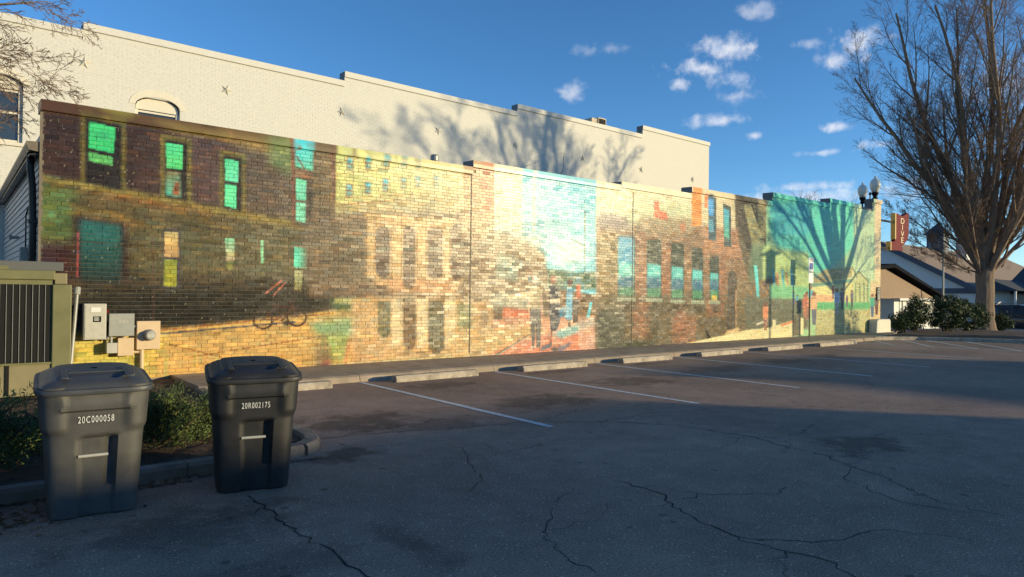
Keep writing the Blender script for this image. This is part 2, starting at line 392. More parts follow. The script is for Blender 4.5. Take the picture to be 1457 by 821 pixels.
rc = random.Random(12)
for (x, y, a0) in ((5.2, 5.0, 2.2), (6.6, 3.6, .4), (3.2, 4.4, 1.0), (8.6, 4.2, 2.6), (7.6, 6.4, .2), (5.4, 2.9, 2.9), (2.9, 2.7, .9), (10.5, 5.6, 2.4), (12.4, 5.2, .3), (4.4, 7.9, .2), (7.3, 9.0, 2.7), (9.9, 7.6, .5), (13.5, 7.3, 2.5), (5.9, 1.7, 1.4), (3.5, 6.2, 2.6), (6.2, 4.6, 1.9)):
    p = np.array((x, y)); pts = [p]; an = a0
    for k in range(rc.randint(4, 8)): an += rc.gauss(0, .45); p = p+np.array((math.cos(an), math.sin(an)))*rc.uniform(.18, .4); pts.append(p)
    crack(pts, rc.uniform(.005, .010), .05)
    if rc.random() < .6: q_ = pts[len(pts)//2]; an = a0+rc.choice((-1, 1))*1.1; crack([q_, q_+np.array((math.cos(an), math.sin(an)))*.4, q_+np.array((math.cos(an+.4), math.sin(an+.4)))*.75], .005, .05)
# sidewalk along the mural: slabs with a rounded kerb edge
walk = tag(bpy.data.objects.new('sidewalk', None), kind='structure'); col.objects.link(walk)
prof = [(YW+.05, 0), (YW+.05, .13), (11.10, .125), (11.03, .118), (10.985, .095), (10.97, .06), (10.955, 0)]
X = 2.95; i = 0; edges = [2.95, 5.62, 7.1, 8.62, 11.6, 14.58, 17.6, 20.4, 23.4, 26.6]
for a, b in zip(edges[:-1], edges[1:]):
    MB().prism([(p[0], p[1]+random.uniform(-.003, .003)*0) for p in prof], a+.006, b-.006, 'x').build('slab', M['concrete'], walk)
p2 = [(p[0], p[1]*.96) for p in prof]
MB().prism([(26.606, 10.96), (27.6, 10.9), (28.6, 11.2), (31.4, 12.0), (31.4, YW+.05), (26.606, YW+.05)], 0, .12).build('slab', M['concrete'], walk, bevel=.03)
MB().box(31.41, 33.6, 12.6, 40, -.05, .115).build('slab', M['concrete'], walk)
MB().box(2.96, 31.2, YW+.04, YW+.3, -.2, .1).build('footing', M['concrete'], walk)

# right island: kerb ring and mulch
def kerb_ring(name, pts, w, h, parent, mat, seg=1.5, z0=-.02):
    pts = [np.array(p, float) for p in pts]
    n = len(pts)
    for a, b in zip(pts[:-1], pts[1:]):
        L = np.linalg.norm(b-a); k = max(1, round(L/seg)); d = (b-a)/L; nn = np.array((-d[1], d[0]))
        for j in range(k):
            p = a+(b-a)*j/k+d*.004; q = a+(b-a)*(j+1)/k-d*.004
            c = [(p-nn*w/2), (q-nn*w/2), (q+nn*w/2), (p+nn*w/2)]
            t = [(p-nn*w*.36), (q-nn*w*.36), (q+nn*w*.36), (p+nn*w*.36)]
            V = [(*x, z0) for x in c]+[(*x, h-.03) for x in c]+[(*x, h) for x in t]
            MB().add(V, [(0, 3, 2, 1)]+[(k2, (k2+1) % 4, 4+(k2+1) % 4, 4+k2) for k2 in range(4)]+[(4+k2, 4+(k2+1) % 4, 8+(k2+1) % 4, 8+k2) for k2 in range(4)]+[(8, 9, 10, 11)]).build(name, mat, parent)
def bed(name, poly, z, bumpy=.04, res=.22):
    """mulch bed: an uneven sheet cut to the polygon"""
    P = np.array(poly); x0, y0 = P.min(0); x1, y1 = P.max(0)
    nx, ny = int((x1-x0)/res)+2, int((y1-y0)/res)+2
    gx = x0+np.arange(nx)*res; gy = y0+np.arange(ny)*res; XX, YY = np.meshgrid(gx, gy)
    Z = z-np.interp(XX, [33, 42, 48], [0, .18, .40])+bumpy*(vnoise(ny, nx, 4, 4, rng)+.5*vnoise(ny, nx, 1.5, 1.5, rng)-.75)
    def inside(x, y):
        r = np.zeros(x.shape, bool); n = len(P)
        for i in range(n):
            (ax, ay), (bx, by) = P[i], P[(i+1) % n]
            c = ((ay > y) != (by > y)) & (x < (bx-ax)*(y-ay)/(by-ay+1e-12)+ax); r ^= c
        return r
    idx = np.arange(ny*nx).reshape(ny, nx)
    Q = np.stack([idx[:-1, :-1], idx[:-1, 1:], idx[1:, 1:], idx[1:, :-1]], -1).reshape(-1, 4)
    cx = (XX[:-1, :-1]+res/2).ravel(); cy = (YY[:-1, :-1]+res/2).ravel()
    Q = Q[inside(cx, cy)]
    return tag(np_mesh(name, np.stack([XX, YY, Z], -1).reshape(-1, 3), Q, M['mulch'], smooth=True), kind='structure')
arc_r = [(26.9, 11.05), (27.7, 10.75), (28.5, 10.2), (29.2, 9.2), (29.8, 8.1), (30.3, 7.1), (30.8, 5.6), (31.2, 3.6), (31.5, 1.5)]
kr = tag(bpy.data.objects.new('island_kerb', None), kind='structure'); col.objects.link(kr)
kerb_ring('kerb_stone', arc_r, .17, .13, kr, M['kerb'])
bed('mulch_bed', [(27.4, 11.0), (28.5, 10.25), (29.2, 9.3), (30.4, 7.1), (31.3, 3.6), (31.5, 1.5), (47.6, 1.5), (47.6, 14.0), (40, 13.4), (33.7, 12.4), (33, 11.9), (29, 11.2)], .13)
# left planting island
arc_l = [(-7, 6.28), (-3, 6.28), (0.3, 6.30), (1.6, 6.34), (2.35, 6.36), (2.66, 6.42), (2.84, 6.56), (2.92, 6.8), (2.95, 7.2), (2.95, 10.9)]
kl = tag(bpy.data.objects.new('planting_kerb', None), kind='structure'); col.objects.link(kl)
kerb_ring('kerb_stone', arc_l, .17, .11, kl, M['kerb_old'], 1.6)
bed('planting_bed', [(-7, 6.3), (2.5, 6.40), (2.78, 6.62), (2.90, 6.9), (2.93, 12.72), (-7, 12.72)], .065, .05, .05)
# concrete infill in the island nose

# ------------------------------------------------------------------ mural: paint layout on the wall plane
RES = .0125; GX0, GZ0 = 1.0, 0.0; GW, GH = 2464, 512
IMG = np.zeros((GH, GW, 3)); 
LREF = np.array((1.08, .94, .66))      # the evening light on the wall, so that colours read as surveyed
def paint(c): return np.clip(lin(c)/LREF, .010, .86)
def wall(px, py):
    d = ray(px, py); t = YW/d[1]; p = cam_pos+d*t; return p[0], p[2]
GXc = GX0+(np.arange(GW)+.5)*RES; GZc = GZ0+(np.arange(GH)+.5)*RES
WX, WZ = np.meshgrid(GXc, GZc)
# photo-plane position of every wall cell (the wall is drawn on as a survey grid)
_q = np.stack([WX, np.full_like(WX, YW), WZ], -1)-cam_pos
_d = _q@fw; PXg = CX+F*(_q@rt)/_d; PYg = CY-F*(_q@up)/_d
pn1 = vnoise(GH, GW, 64, 96, rng); pn2 = vnoise(GH, GW, 19, 26, rng); pn3 = vnoise(GH, GW, 6, 8, rng); pn4 = vnoise(GH, GW, 2, 3, rng)
def blur(m, k):
    k = int(k)
    if k < 1: return m
    for ax in (0, 1):
        c = np.cumsum(np.pad(m, [(k+1, k) if a == ax else (0, 0) for a in (0, 1)], mode='edge'), axis=ax)
        n = m.shape[ax]
        m = (np.take(c, np.arange(2*k+1, 2*k+1+n), ax)-np.take(c, np.arange(0, n), ax))/(2*k+1)
    return m
def mask_poly(pts, soft=0):
    W = [wall(*p) for p in pts]
    m = np.zeros((GH, GW))
    xs_ = [w[0] for w in W]; zs_ = [w[1] for w in W]
    i0, i1 = max(0, int((min(xs_)-GX0)/RES)-soft*2-2), min(GW, int((max(xs_)-GX0)/RES)+soft*2+3)
    j0, j1 = max(0, int((min(zs_)-GZ0)/RES)-soft*2-2), min(GH, int((max(zs_)-GZ0)/RES)+soft*2+3)
    if i1 <= i0 or j1 <= j0: return m, (0, 0, 0, 0)
    x = WX[j0:j1, i0:i1]; z = WZ[j0:j1, i0:i1]; r = np.zeros(x.shape, bool); n = len(W)
    for i in range(n):
        (ax, az), (bx, bz) = W[i], W[(i+1) % n]
        r ^= ((az > z) != (bz > z)) & (x < (bx-ax)*(z-az)/(bz-az+1e-12)+ax)
    sub = r.astype(float)
    if soft: sub = blur(blur(sub, soft), soft)
    return sub, (j0, j1, i0, i1)
def poly(pts, c, soft=0, a=1.0, c2=None, tex=0.0, axis='y'):
    """paint a polygon given in survey coordinates; c2 = colour at its foot (or right side)"""
    m, (j0, j1, i0, i1) = mask_poly(pts, soft)
    if j1 <= j0: return
    C = np.broadcast_to(paint(c), (j1-j0, i1-i0, 3)).copy()
    if c2 is not None:
        P = PYg if axis == 'y' else PXg
        v = [p[1] if axis == 'y' else p[0] for p in pts]; t = np.clip((P[j0:j1, i0:i1]-min(v))/(max(v)-min(v)+1e-9), 0, 1)[..., None]
        C = C*(1-t)+paint(c2)*t
    if tex: m = m*np.clip(1-tex+tex*2.2*(pn2[j0:j1, i0:i1]*.5+pn3[j0:j1, i0:i1]*.5), 0, 1)
    m = (m*a)[..., None]
    IMG[j0:j1, i0:i1] = IMG[j0:j1, i0:i1]*(1-m)+C*m
def rect(x0, y0, x1, y1, c, **k): poly([(x0, y0), (x1, y0), (x1, y1), (x0, y1)], c, **k)
def line(x0, y0, x1, y1, w, c, **k):
    d = math.hypot(x1-x0, y1-y0); nx, ny = -(y1-y0)/d*w/2, (x1-x0)/d*w/2
    poly([(x0+nx, y0+ny), (x1+nx, y1+ny), (x1-nx, y1-ny), (x0-nx, y0-ny)], c, **k)
def ell(x, y, rx_, ry_, c, **k): poly([(x+rx_*math.cos(t), y+ry_*math.sin(t)) for t in np.linspace(0, 2*math.pi, 20, endpoint=False)], c, **k)
def slope(x, y_at, x_at, s): return y_at+(x-x_at)*s

def paint_mural():
    IMG[:] = paint((120, 92, 62))
    # ---- left: dark brick facade
    poly([(40, 100), (480, 160), (480, 320), (40, 270)], (74, 52, 40), soft=3)
    poly([(40, 100), (200, 130), (200, 270), (40, 250)], (62, 42, 33), soft=8)
    poly([(250, 170), (420, 200), (420, 310), (250, 285)], (92, 66, 54), soft=10, tex=.5)
    poly([(340, 200), (480, 220), (480, 330), (340, 310)], (92, 74, 54), soft=10, tex=.4)
    poly([(40, 255), (180, 275), (480, 320), (480, 400), (40, 400)], (98, 84, 46), soft=5, c2=(82, 70, 44))
    poly([(40, 260), (110, 270), (105, 340), (40, 340)], (92, 104, 50), soft=6)
    poly([(110, 285), (330, 310), (330, 345), (110, 320)], (118, 92, 46), soft=8, tex=.5)
    poly([(200, 300), (330, 320), (330, 400), (180, 390)], (104, 92, 56), soft=14, tex=.3)
    poly([(330, 320), (480, 340), (480, 400), (330, 400)], (104, 92, 58), soft=10)
    poly([(55, 345), (106, 350), (106, 480), (55, 480)], (64, 38, 34), soft=4)
    poly([(100, 395), (240, 395), (400, 395), (500, 400), (560, 405), (560, 425), (480, 440), (300, 462), (100, 480)], (58, 50, 34), soft=9)
    poly([(100, 425), (240, 420), (470, 415), (470, 440), (300, 462), (100, 482)], (40, 36, 26), soft=7)
    # cornice of the painted facade, lit ledge
    poly([(60, 249), (180, 270), (300, 294), (420, 316), (420, 324), (300, 303), (180, 281), (60, 258)], (134, 112, 48), soft=2, tex=.4)
    poly([(150, 272), (300, 300), (300, 308), (150, 281)], (150, 98, 48), soft=3, a=.6, tex=.5)
    poly([(100, 285), (300, 322), (300, 327), (100, 291)], (52, 42, 26), soft=2, a=.7, tex=.4)
    poly([(100, 292), (180, 306), (180, 312), (100, 298)], (140, 112, 52), soft=2, a=.7)
    # top band
    poly([(55, 130), (480, 205), (480, 222), (55, 160)], (86, 56, 36), soft=1, c2=(104, 78, 40), axis='x')
    poly([(130, 148), (190, 160), (190, 170), (160, 166)], (134, 118, 50), soft=3)
    poly([(210, 172), (330, 196), (330, 200), (260, 190)], (150, 122, 58), soft=3)
    poly([(300, 186), (400, 205), (420, 230), (330, 205)], (150, 120, 60), soft=5, a=.7)
    poly([(380, 195), (424, 200), (424, 252), (385, 235)], (112, 128, 70), soft=6, a=.8)
    # windows of the dark facade
    def fr(x0, y0, x1, y1, s, wpx, c=(112, 96, 44)):
        P = lambda x, y: (x, y+(x-x0)*s)
        poly([P(x0, y0), P(x1, y0), P(x1, y1), P(x0, y1)], c, soft=1, tex=.25)
        poly([P(x0+wpx, y0+wpx), P(x1-wpx, y0+wpx), P(x1-wpx, y1-3), P(x0+wpx, y1-3)], (42, 34, 26), soft=1)
    fr(115, 160, 179, 262, .2, 6)
    poly([(126.5, 173), (163.5, 181.5), (162, 218), (126.5, 211)], (74, 206, 112), c2=(58, 188, 100))
    poly([(126.5, 216), (161, 224), (160.5, 236), (126.5, 229)], (92, 168, 84))
    poly([(135, 184), (158, 189), (158, 200), (135, 196)], (58, 170, 104), soft=3, a=.6)
    fr(228, 190, 273, 282, .18, 7)
    poly([(236.5, 203), (259.5, 207), (259.5, 241), (236.5, 238)], (84, 208, 128), c2=(98, 214, 110))
    poly([(236.5, 242), (256.5, 245), (256, 280), (236, 277)], (128, 104, 60), c2=(96, 190, 140), soft=1)
    poly([(249, 258), (256, 259), (256, 279), (244, 277)], (160, 92, 50), soft=1)
    fr(312, 213, 350, 298, .18, 6)
    poly([(320, 226), (339, 229.5), (338.5, 260), (320, 257)], (92, 214, 136), c2=(110, 216, 150))
    poly([(320, 262), (336, 264), (335.5, 297), (320, 293)], (104, 222, 140))
    poly([(418, 198), (446, 203), (446, 244), (418, 236)], (66, 190, 186), c2=(96, 198, 140))
    line(419, 214, 446, 208, 1.6, (122, 82, 54)); line(422, 222, 436, 246, 2.5, (120, 80, 50))
    poly([(419, 240), (446, 246), (446, 254), (419, 250)], (130, 90, 56), soft=1)
    poly([(413, 190), (420, 191), (420, 322), (416, 322)], (112, 68, 46), soft=1)
    poly([(421, 254), (436, 257), (436, 286), (421, 284)], (112, 206, 150)); poly([(421, 288), (435, 289), (434, 317), (421, 314)], (126, 206, 152))
    poly([(436, 258), (446, 262), (446, 318), (436, 317)], (58, 46, 34), soft=1)
    # lower storey windows
    poly([(104, 305), (182, 318), (182, 400), (104, 398)], (60, 40, 30), soft=3)
    poly([(114, 313), (173, 322), (172, 405), (114, 400)], (46, 106, 88), c2=(40, 44, 34), soft=3)
    line(111, 330, 110, 395, 2, (150, 70, 62)); line(218, 480, 218, 330, 1, (120, 70, 60), a=.5)
    ell(73, 305, 4, 4, (100, 140, 84), soft=1); ell(82, 316, 3, 3, (96, 130, 74), soft=1)
    rect(232, 325, 257, 410, (70, 62, 66), soft=1, a=.6)
    poly([(234, 329), (254, 331), (253.5, 367), (234, 365)], (224, 186, 104), c2=(206, 150, 86))
    poly([(234, 369.5), (252, 370), (251.5, 408), (233.5, 407)], (158, 152, 50))
    poly([(320, 338), (333.5, 340), (333, 372), (322, 371)], (138, 206, 144), c2=(206, 168, 110)); ell(327, 378, 5, 6, (150, 140, 70), soft=1)
    poly([(371, 341), (374.5, 342), (375, 375), (371, 374)], (150, 206, 140), soft=0)
    poly([(418.5, 351), (437, 354), (436.5, 382), (418.5, 380)], (108, 222, 162)); poly([(418.5, 385), (431, 386), (428, 414), (418.5, 412)], (196, 186, 116), c2=(140, 120, 60))
    line(377, 418, 402, 398, 2, (196, 104, 70)); line(389, 420, 406, 402, 1.8, (196, 104, 70))
    ell(492, 392, 6, 6, (226, 96, 56), soft=1); ell(505, 394, 8, 6, (150, 128, 92), soft=2, a=.7)
    # ---- street and warm ground along the foot
    poly([(60, 490), (228, 472), (400, 455), (540, 440), (700, 420), (700, 560), (60, 580)], (206, 158, 82), soft=3)
    poly([(90, 485), (235, 478), (235, 580), (90, 580)], (214, 186, 78), soft=8)
    poly([(210, 500), (420, 480), (420, 530), (210, 560)], (222, 166, 84), soft=12, tex=.5)
    poly([(228, 469), (420, 450), (530, 432), (530, 437), (420, 457), (228, 475)], (214, 166, 84), soft=1)
    line(228, 475, 420, 458, 2.4, (78, 76, 74)); line(228, 470, 470, 446, 1.5, (150, 84, 44)); line(225, 486, 330, 512, 1.2, (120, 66, 36)); line(270, 508, 460, 478, 1.3, (150, 80, 40)); line(460, 478, 560, 492, 1.2, (140, 80, 46))
    for cx_, cy_ in ((374, 455), (422, 451)):
        P = [(cx_+14*math.cos(t), cy_+13*math.sin(t)) for t in np.linspace(-.1, math.pi+.1, 14)]
        for p, q in zip(P[:-1], P[1:]): line(*p, *q, 2.4, (84, 56, 40))
    ell(407, 460, 5, 4, (64, 48, 36), soft=1)
    for k in range(46):
        x = 225+250*random.random()**1.0 if k < 20 else 455+60*random.random(); y = (500 if k < 20 else 465)+random.uniform(0, 25); h = random.uniform(14, 40); w = random.uniform(1.5, 4)
        c = random.choice([(150, 172, 78), (170, 176, 84), (196, 124, 72), (206, 116, 76), (178, 168, 70), (132, 160, 90)])
        poly([(x, y), (x+w, y-1), (x+w, y+h-1), (x+w/2, y+h+4), (x, y+h)], c, soft=1, a=.55)
    poly([(468, 428), (545, 424), (560, 434), (520, 444), (478, 442)], (82, 100, 54), soft=4)
    poly([(476, 424), (530, 424), (530, 432), (476, 432)], (176, 160, 82), soft=1, tex=.7)
    poly([(440, 460), (530, 446), (540, 470), (500, 478), (450, 476)], (138, 160, 98), soft=5)
    poly([(448, 490), (472, 484), (470, 530), (446, 536)], (120, 98, 70), soft=5, a=.7); poly([(458, 512), (472, 508), (468, 534), (455, 538)], (160, 80, 66), soft=4, a=.7)
    poly([(465, 478), (478, 476), (498, 470), (492, 500), (482, 520), (476, 500)], (140, 166, 86), soft=3, a=.7)
    # ---- middle: yellow block with small windows
    poly([(445, 190), (480, 200), (480, 320), (445, 310)], (112, 88, 54), soft=2)
    poly([(470, 192), (480, 194), (480, 300), (473, 300)], (108, 70, 46), soft=1)
    poly([(478, 190), (668, 225), (668, 290), (590, 300), (478, 312)], (204, 198, 108), soft=1, c2=(212, 186, 120), axis='x')
    poly([(478, 290), (660, 270), (660, 320), (478, 318)], (176, 150, 92), soft=5, tex=.4)
    line(478, 292, 570, 284, 1.6, (150, 98, 54)); line(478, 282, 600, 276, 1.2, (160, 112, 62)); line(478, 248, 555, 240, 1.2, (150, 96, 54)); line(478, 232, 510, 225, 1.2, (160, 104, 60))
    line(494, 212, 492, 280, 1, (130, 100, 60)); line(503, 212, 502, 280, 1, (130, 100, 60))
    for (x, y) in [(497.6, 233), (523.5, 232), (549, 229), (574, 230), (594.5, 232), (496.6, 271), (523, 267), (548, 263), (573.6, 261), (594, 259), (620, 258)]:
        f_ = 1 if x < 560 else .6
        poly([(x-4.5, y-10), (x+4.5, y-9), (x+4.5, y+10), (x-4.5, y+9)], (132, 104, 70), soft=1, a=f_)
        poly([(x-3, y-8), (x+4, y-7), (x+4, y-1), (x-3, y-2)], (66, 170, 160), a=f_); poly([(x-3, y+1), (x+3.5, y+1.5), (x+3.5, y+7), (x-3, y+7)], (110, 150, 120), a=f_)
    poly([(440, 305), (700, 300), (700, 430), (440, 420)], (124, 96, 66), soft=4, tex=.3)
    poly([(430, 320), (530, 316), (530, 405), (430, 400)], (112, 92, 62), soft=6)
    # arcade and its reflection
    poly([(522, 305), (645, 312), (660, 400), (640, 420), (560, 412), (535, 400), (522, 392)], (218, 174, 108), soft=3, a=.85)
    poly([(540, 395), (640, 398), (650, 418), (560, 414)], (216, 146, 88), soft=4, a=.7)
    for (x0, x1, y0, y1) in ((534, 555, 322, 396), (573, 591, 322, 412), (608, 630, 322, 398), (641, 662, 318, 400)):
        mid = (x0+x1)/2
        poly([(x0, y1-6), (x0, y0+6), (mid-4, y0), (mid+4, y0), (x1, y0+6), (x1, y1-6), (mid+3, y1), (mid-3, y1)], (112, 88, 66), soft=1, tex=.25)
        poly([(x0+2, y0+30), (x1-2, y0+30), (x1-2, y0+34), (x0+2, y0+34)], (150, 160, 120), soft=1, a=.5)
    line(560, 418, 700, 420, 4, (206, 170, 120), soft=1, a=.8)
    poly([(500, 425), (700, 420), (700, 520), (500, 530)], (204, 158, 98), soft=4, tex=.25, a=.9)
    for (x0, x1, y0, y1, c) in ((537, 556, 428, 480, (104, 98, 62)), (573, 592, 424, 497, (108, 84, 56)), (609, 632, 428, 503, (88, 84, 58)), (650, 672, 430, 480, (128, 126, 76)), (682, 695, 440, 500, (160, 124, 84))):
        mid = (x0+x1)/2
        poly([(x0, y0), (x1, y0), (x1, y1-7), (mid+4, y1), (mid-4, y1), (x0, y1-7)], c, soft=1 if x0 < 640 else 4, a=.9)
    for (x0, x1) in ((557, 572), (593, 608), (633, 648)): poly([(x0, 425), (x1, 424), (x1, 490), (x0, 494)], (222, 190, 130), soft=2, a=.9)
    poly([(480, 520), (700, 500), (700, 512), (480, 530)], (206, 190, 116), soft=3, a=.7)
    ell(652, 368, 7, 8, (90, 70, 48), soft=0, a=.8); ell(652, 368, 5, 6, (150, 116, 76)); ell(652, 368, 3, 3.5, (110, 84, 56))
    for (xa, ya, xb, yb, c_) in ((60, 340, 234, 352, (60, 46, 30)), (257, 300, 480, 330, (128, 100, 56)), (257, 320, 420, 340, (60, 50, 34)), (340, 350, 520, 352, (132, 108, 70)), (440, 335, 525, 330, (140, 110, 76)), (440, 372, 522, 372, (70, 56, 40)), (120, 420, 420, 405, (76, 66, 44)), (100, 440, 380, 428, (70, 60, 40)), (522, 306, 660, 316, (236, 190, 120)), (522, 318, 660, 326, (150, 104, 60)), (535, 420, 660, 422, (96, 72, 50)), (560, 505, 690, 492, (140, 100, 60))):
        line(xa, ya, xb, yb, 1.5, c_, a=.8)
    for x in (521, 532, 557, 571, 593, 606, 632, 640): line(x, 308, x, 396, 1.2, (150, 104, 62), a=.8)
    for x in (280, 300, 352, 392, 455): line(x, 225+(x-280)*.16, x, 300+(x-280)*.1, 1.0, (52, 38, 32), a=.6)
    for (cx_, cy_) in ((374, 455), (422, 451)):
        P = [(cx_+13*math.cos(t), cy_+12*math.sin(t)) for t in np.linspace(0, 2*math.pi, 18)]
        for p, q in zip(P[:-1], P[1:]): line(*p, *q, 1.8, (64, 44, 34))
    for (p, q) in (((374, 455), (392, 437)), ((392, 437), (416, 436)), ((392, 437), (402, 456)), ((402, 456), (416, 436)), ((422, 451), (414, 430)), ((374, 455), (402, 456)), ((410, 430), (420, 428)), ((388, 434), (397, 434))): line(*p, *q, 1.8, (84, 52, 40))
    # ---- brown pilaster and sky panel
    poly([(658, 225), (703, 232), (703, 345), (658, 340)], (166, 124, 78), soft=1, tex=.2); poly([(684, 225), (704, 228), (702, 300), (686, 310)], (178, 96, 58), soft=4, tex=.5)
    poly([(703, 228), (848, 248), (848, 410), (703, 400)], (206, 200, 150), soft=0)
    poly([(743, 232), (849, 250), (849, 420), (743, 400)], (108, 190, 178), soft=1)
    poly([(790, 235), (849, 245), (849, 300), (790, 280)], (88, 184, 178), soft=10)
    poly([(703, 325), (760, 335), (800, 340), (800, 380), (703, 370)], (168, 178, 146), soft=10)
    poly([(757, 230), (762, 231), (762, 330), (757, 330)], (196, 200, 160), soft=0, a=.8)
    poly([(770, 330), (848, 325), (848, 395), (770, 390)], (150, 208, 188), soft=12)
    poly([(790, 345), (830, 342), (830, 372), (790, 376)], (206, 222, 186), soft=10)
    line(832, 300, 832, 400, 1.2, (110, 84, 50)); line(812, 340, 832, 350, 1.2, (120, 90, 54))
    poly([(762, 390), (770, 382), (800, 384), (820, 388), (848, 386), (848, 412), (762, 412)], (64, 96, 66), soft=2, tex=.5)
    poly([(660, 335), (720, 330), (750, 345), (775, 360), (780, 400), (760, 430), (660, 430)], (138, 110, 76), soft=4, tex=.3)
    poly([(706, 360), (735, 366), (735, 400), (706, 395)], (120, 128, 100), soft=4, tex=.6)
    for x, y in ((716, 372), (726, 380), (740, 372), (752, 392)): rect(x, y, x+3, y+9, (120, 168, 152), soft=1, a=.7)
    poly([(700, 418), (770, 416), (770, 440), (700, 436)], (176, 164, 126), soft=4, tex=.5)
    poly([(722, 420), (772, 412), (772, 417), (722, 427)], (224, 196, 140), soft=1)
    poly([(715, 438), (770, 444), (770, 456), (715, 452)], (220, 112, 70), soft=2)
    poly([(700, 455), (846, 450), (846, 505), (700, 512)], (222, 156, 108), soft=2)
    poly([(640, 470), (770, 462), (770, 500), (690, 510), (640, 512)], (206, 164, 100), soft=6)
    poly([(745, 480), (846, 470), (846, 503), (690, 508)], (224, 138, 96), soft=4)
    poly([(780, 475), (846, 452), (846, 462), (800, 482)], (150, 178, 148), soft=2)
    line(703, 507, 760, 472, 2, (130, 168, 130)); line(701, 507, 758, 473, 1.2, (110, 72, 44))
    poly([(822, 452), (846, 450), (846, 500), (824, 502)], (218, 168, 128), soft=1, a=.6)
    # painted walkers seen from behind
    ell(761, 398, 4.2, 6, (222, 190, 150)); poly([(755, 408), (767, 408), (771, 420), (769, 440), (753, 440), (751, 422)], (206, 184, 130), soft=0, c2=(170, 140, 96))
    poly([(753, 439), (770, 439), (769, 494), (763, 495), (762, 462), (760, 496), (757, 496)], (110, 100, 84), soft=0); line(752, 420, 752, 445, 2.4, (200, 150, 110)); line(770, 420, 772, 448, 2.4, (200, 150, 110))
    ell(787, 398, 4.5, 6.5, (150, 92, 66)); poly([(782, 406), (794, 406), (797, 425), (797, 458), (791, 472), (783, 470), (781, 440)], (58, 60, 66), soft=0); line(785, 470, 783, 492, 3, (160, 88, 60)); line(790, 470, 789, 496, 3, (200, 150, 112)); ell(789, 497, 5, 3, (90, 80, 66))
    poly([(782, 426), (797, 424), (797, 430), (782, 432)], (214, 186, 140)); poly([(795, 440), (804, 436), (803, 450), (796, 452)], (70, 120, 124))
    ell(811, 402, 4, 5.5, (96, 64, 52)); poly([(806, 410), (815, 410), (814, 455), (804, 454)], (110, 168, 168), soft=0, tex=.5); line(810, 455, 810, 465, 4, (70, 50, 44)); ell(823, 398, 3.5, 5, (120, 150, 140)); poly([(819, 405), (826, 405), (826, 428), (820, 428)], (190, 92, 60)); poly([(814, 426), (824, 424), (822, 458), (815, 460)], (86, 70, 58))
    line(841, 430, 836, 452, 4, (96, 196, 180)); poly([(795, 492), (816, 486), (804, 498), (792, 502)], (124, 108, 104), soft=1); poly([(770, 494), (785, 486), (784, 494), (768, 500)], (116, 112, 108), soft=1)
    # ---- right: cream parapet, brown brick, teal windows
    poly([(848, 240), (985, 265), (985, 330), (848, 320)], (228, 206, 150), soft=0)
    poly([(848, 308), (905, 312), (1000, 322), (1090, 330), (1090, 492), (848, 505)], (146, 110, 74), soft=4)
    poly([(848, 300), (900, 308), (900, 330), (848, 325)], (120, 116, 112), soft=6, a=.6, tex=.5)
    poly([(895, 285), (985, 290), (985, 322), (895, 318)], (204, 198, 138), soft=8, tex=.4)
    poly([(910, 305), (985, 310), (985, 332), (910, 332)], (168, 140, 96), soft=7, tex=.4)
    poly([(930, 287), (937, 287), (938, 300), (948, 302), (951, 313), (944, 312), (931, 309)], (228, 100, 58), soft=1); ell(971, 323, 4, 7, (226, 128, 78), soft=2, a=.7)
    poly([(850, 330), (880, 332), (880, 420), (850, 420)], (146, 118, 72), soft=3, tex=.4)
    poly([(848, 420), (1090, 415), (1090, 490), (848, 503)], (112, 94, 62), soft=6, tex=.2)
    poly([(850, 440), (890, 440), (885, 500), (850, 505)], (88, 84, 62), soft=5, tex=.3)
    for (x0, y0, x1, y1) in ((900, 430, 925, 480), (955, 450, 990, 490), (1005, 420, 1030, 450), (960, 430, 975, 470), (905, 330, 920, 420), (940, 345, 955, 420), (1022, 360, 1032, 420)): rect(x0, y0, x1, y1, (166, 104, 68), soft=5, a=.55, tex=.4)
    rect(885, 485, 930, 500, (58, 66, 44), soft=3, a=.8); rect(920, 438, 935, 490, (74, 66, 44), soft=5, a=.6); rect(1035, 395, 1080, 470, (140, 118, 74), soft=8, a=.5)
    for (x0, x1, y0, y1) in ((880, 901.5, 334, 423), (921, 939.5, 340, 424), (955.5, 971.5, 345, 426), (985, 999, 352, 427), (1010.5, 1021.5, 360, 427)):
        poly([(x0-1, y0), (x1+1.5, y0+2), (x1+1.5, y1), (x0-1, y1)], (56, 66, 52), soft=1)
        q = .42 if x0 > 900 else .12
        poly([(x0, y0+(y1-y0)*q), (x1, y0+2+(y1-y0)*q), (x1, y1-20), (x0, y1-20)], (98, 196, 168), soft=2, c2=(120, 204, 168))
        if x0 < 900: poly([(x0, y0+3), (x1, y0+5), (x1, y0+40), (x0, y0+40)], (76, 158, 166), soft=4)
        poly([(x0, y1-30), (x1, y1-30), (x1, y1-12), (x0, y1-12)], (62, 112, 118), soft=3, tex=.3); poly([(x0, y1-14), (x1, y1-14), (x1, y1-2), (x0, y1-2)], (84, 140, 92), soft=2)
        poly([(x0-2, y1), (x1+3, y1+1), (x1+3, y1+6), (x0-2, y1+5)], (166, 166, 122), soft=1); poly([(x0, y1+6), (x1+4, y1+7), (x1+4, y1+18), (x0+3, y1+16)], (72, 64, 44), soft=3, a=.7)
    rect(1012, 420, 1020, 427, (206, 168, 60))
    poly([(983.5, 262), (998, 266), (998, 322), (984, 322)], (236, 136, 56), soft=0); poly([(998, 266), (1046, 276), (1046, 330), (998, 322)], (222, 196, 138), soft=1); rect(1002, 276, 1007, 296, (226, 130, 76), soft=1)
    poly([(1000, 320), (1080, 330), (1080, 370), (1000, 362)], (178, 124, 82), soft=5, tex=.4)
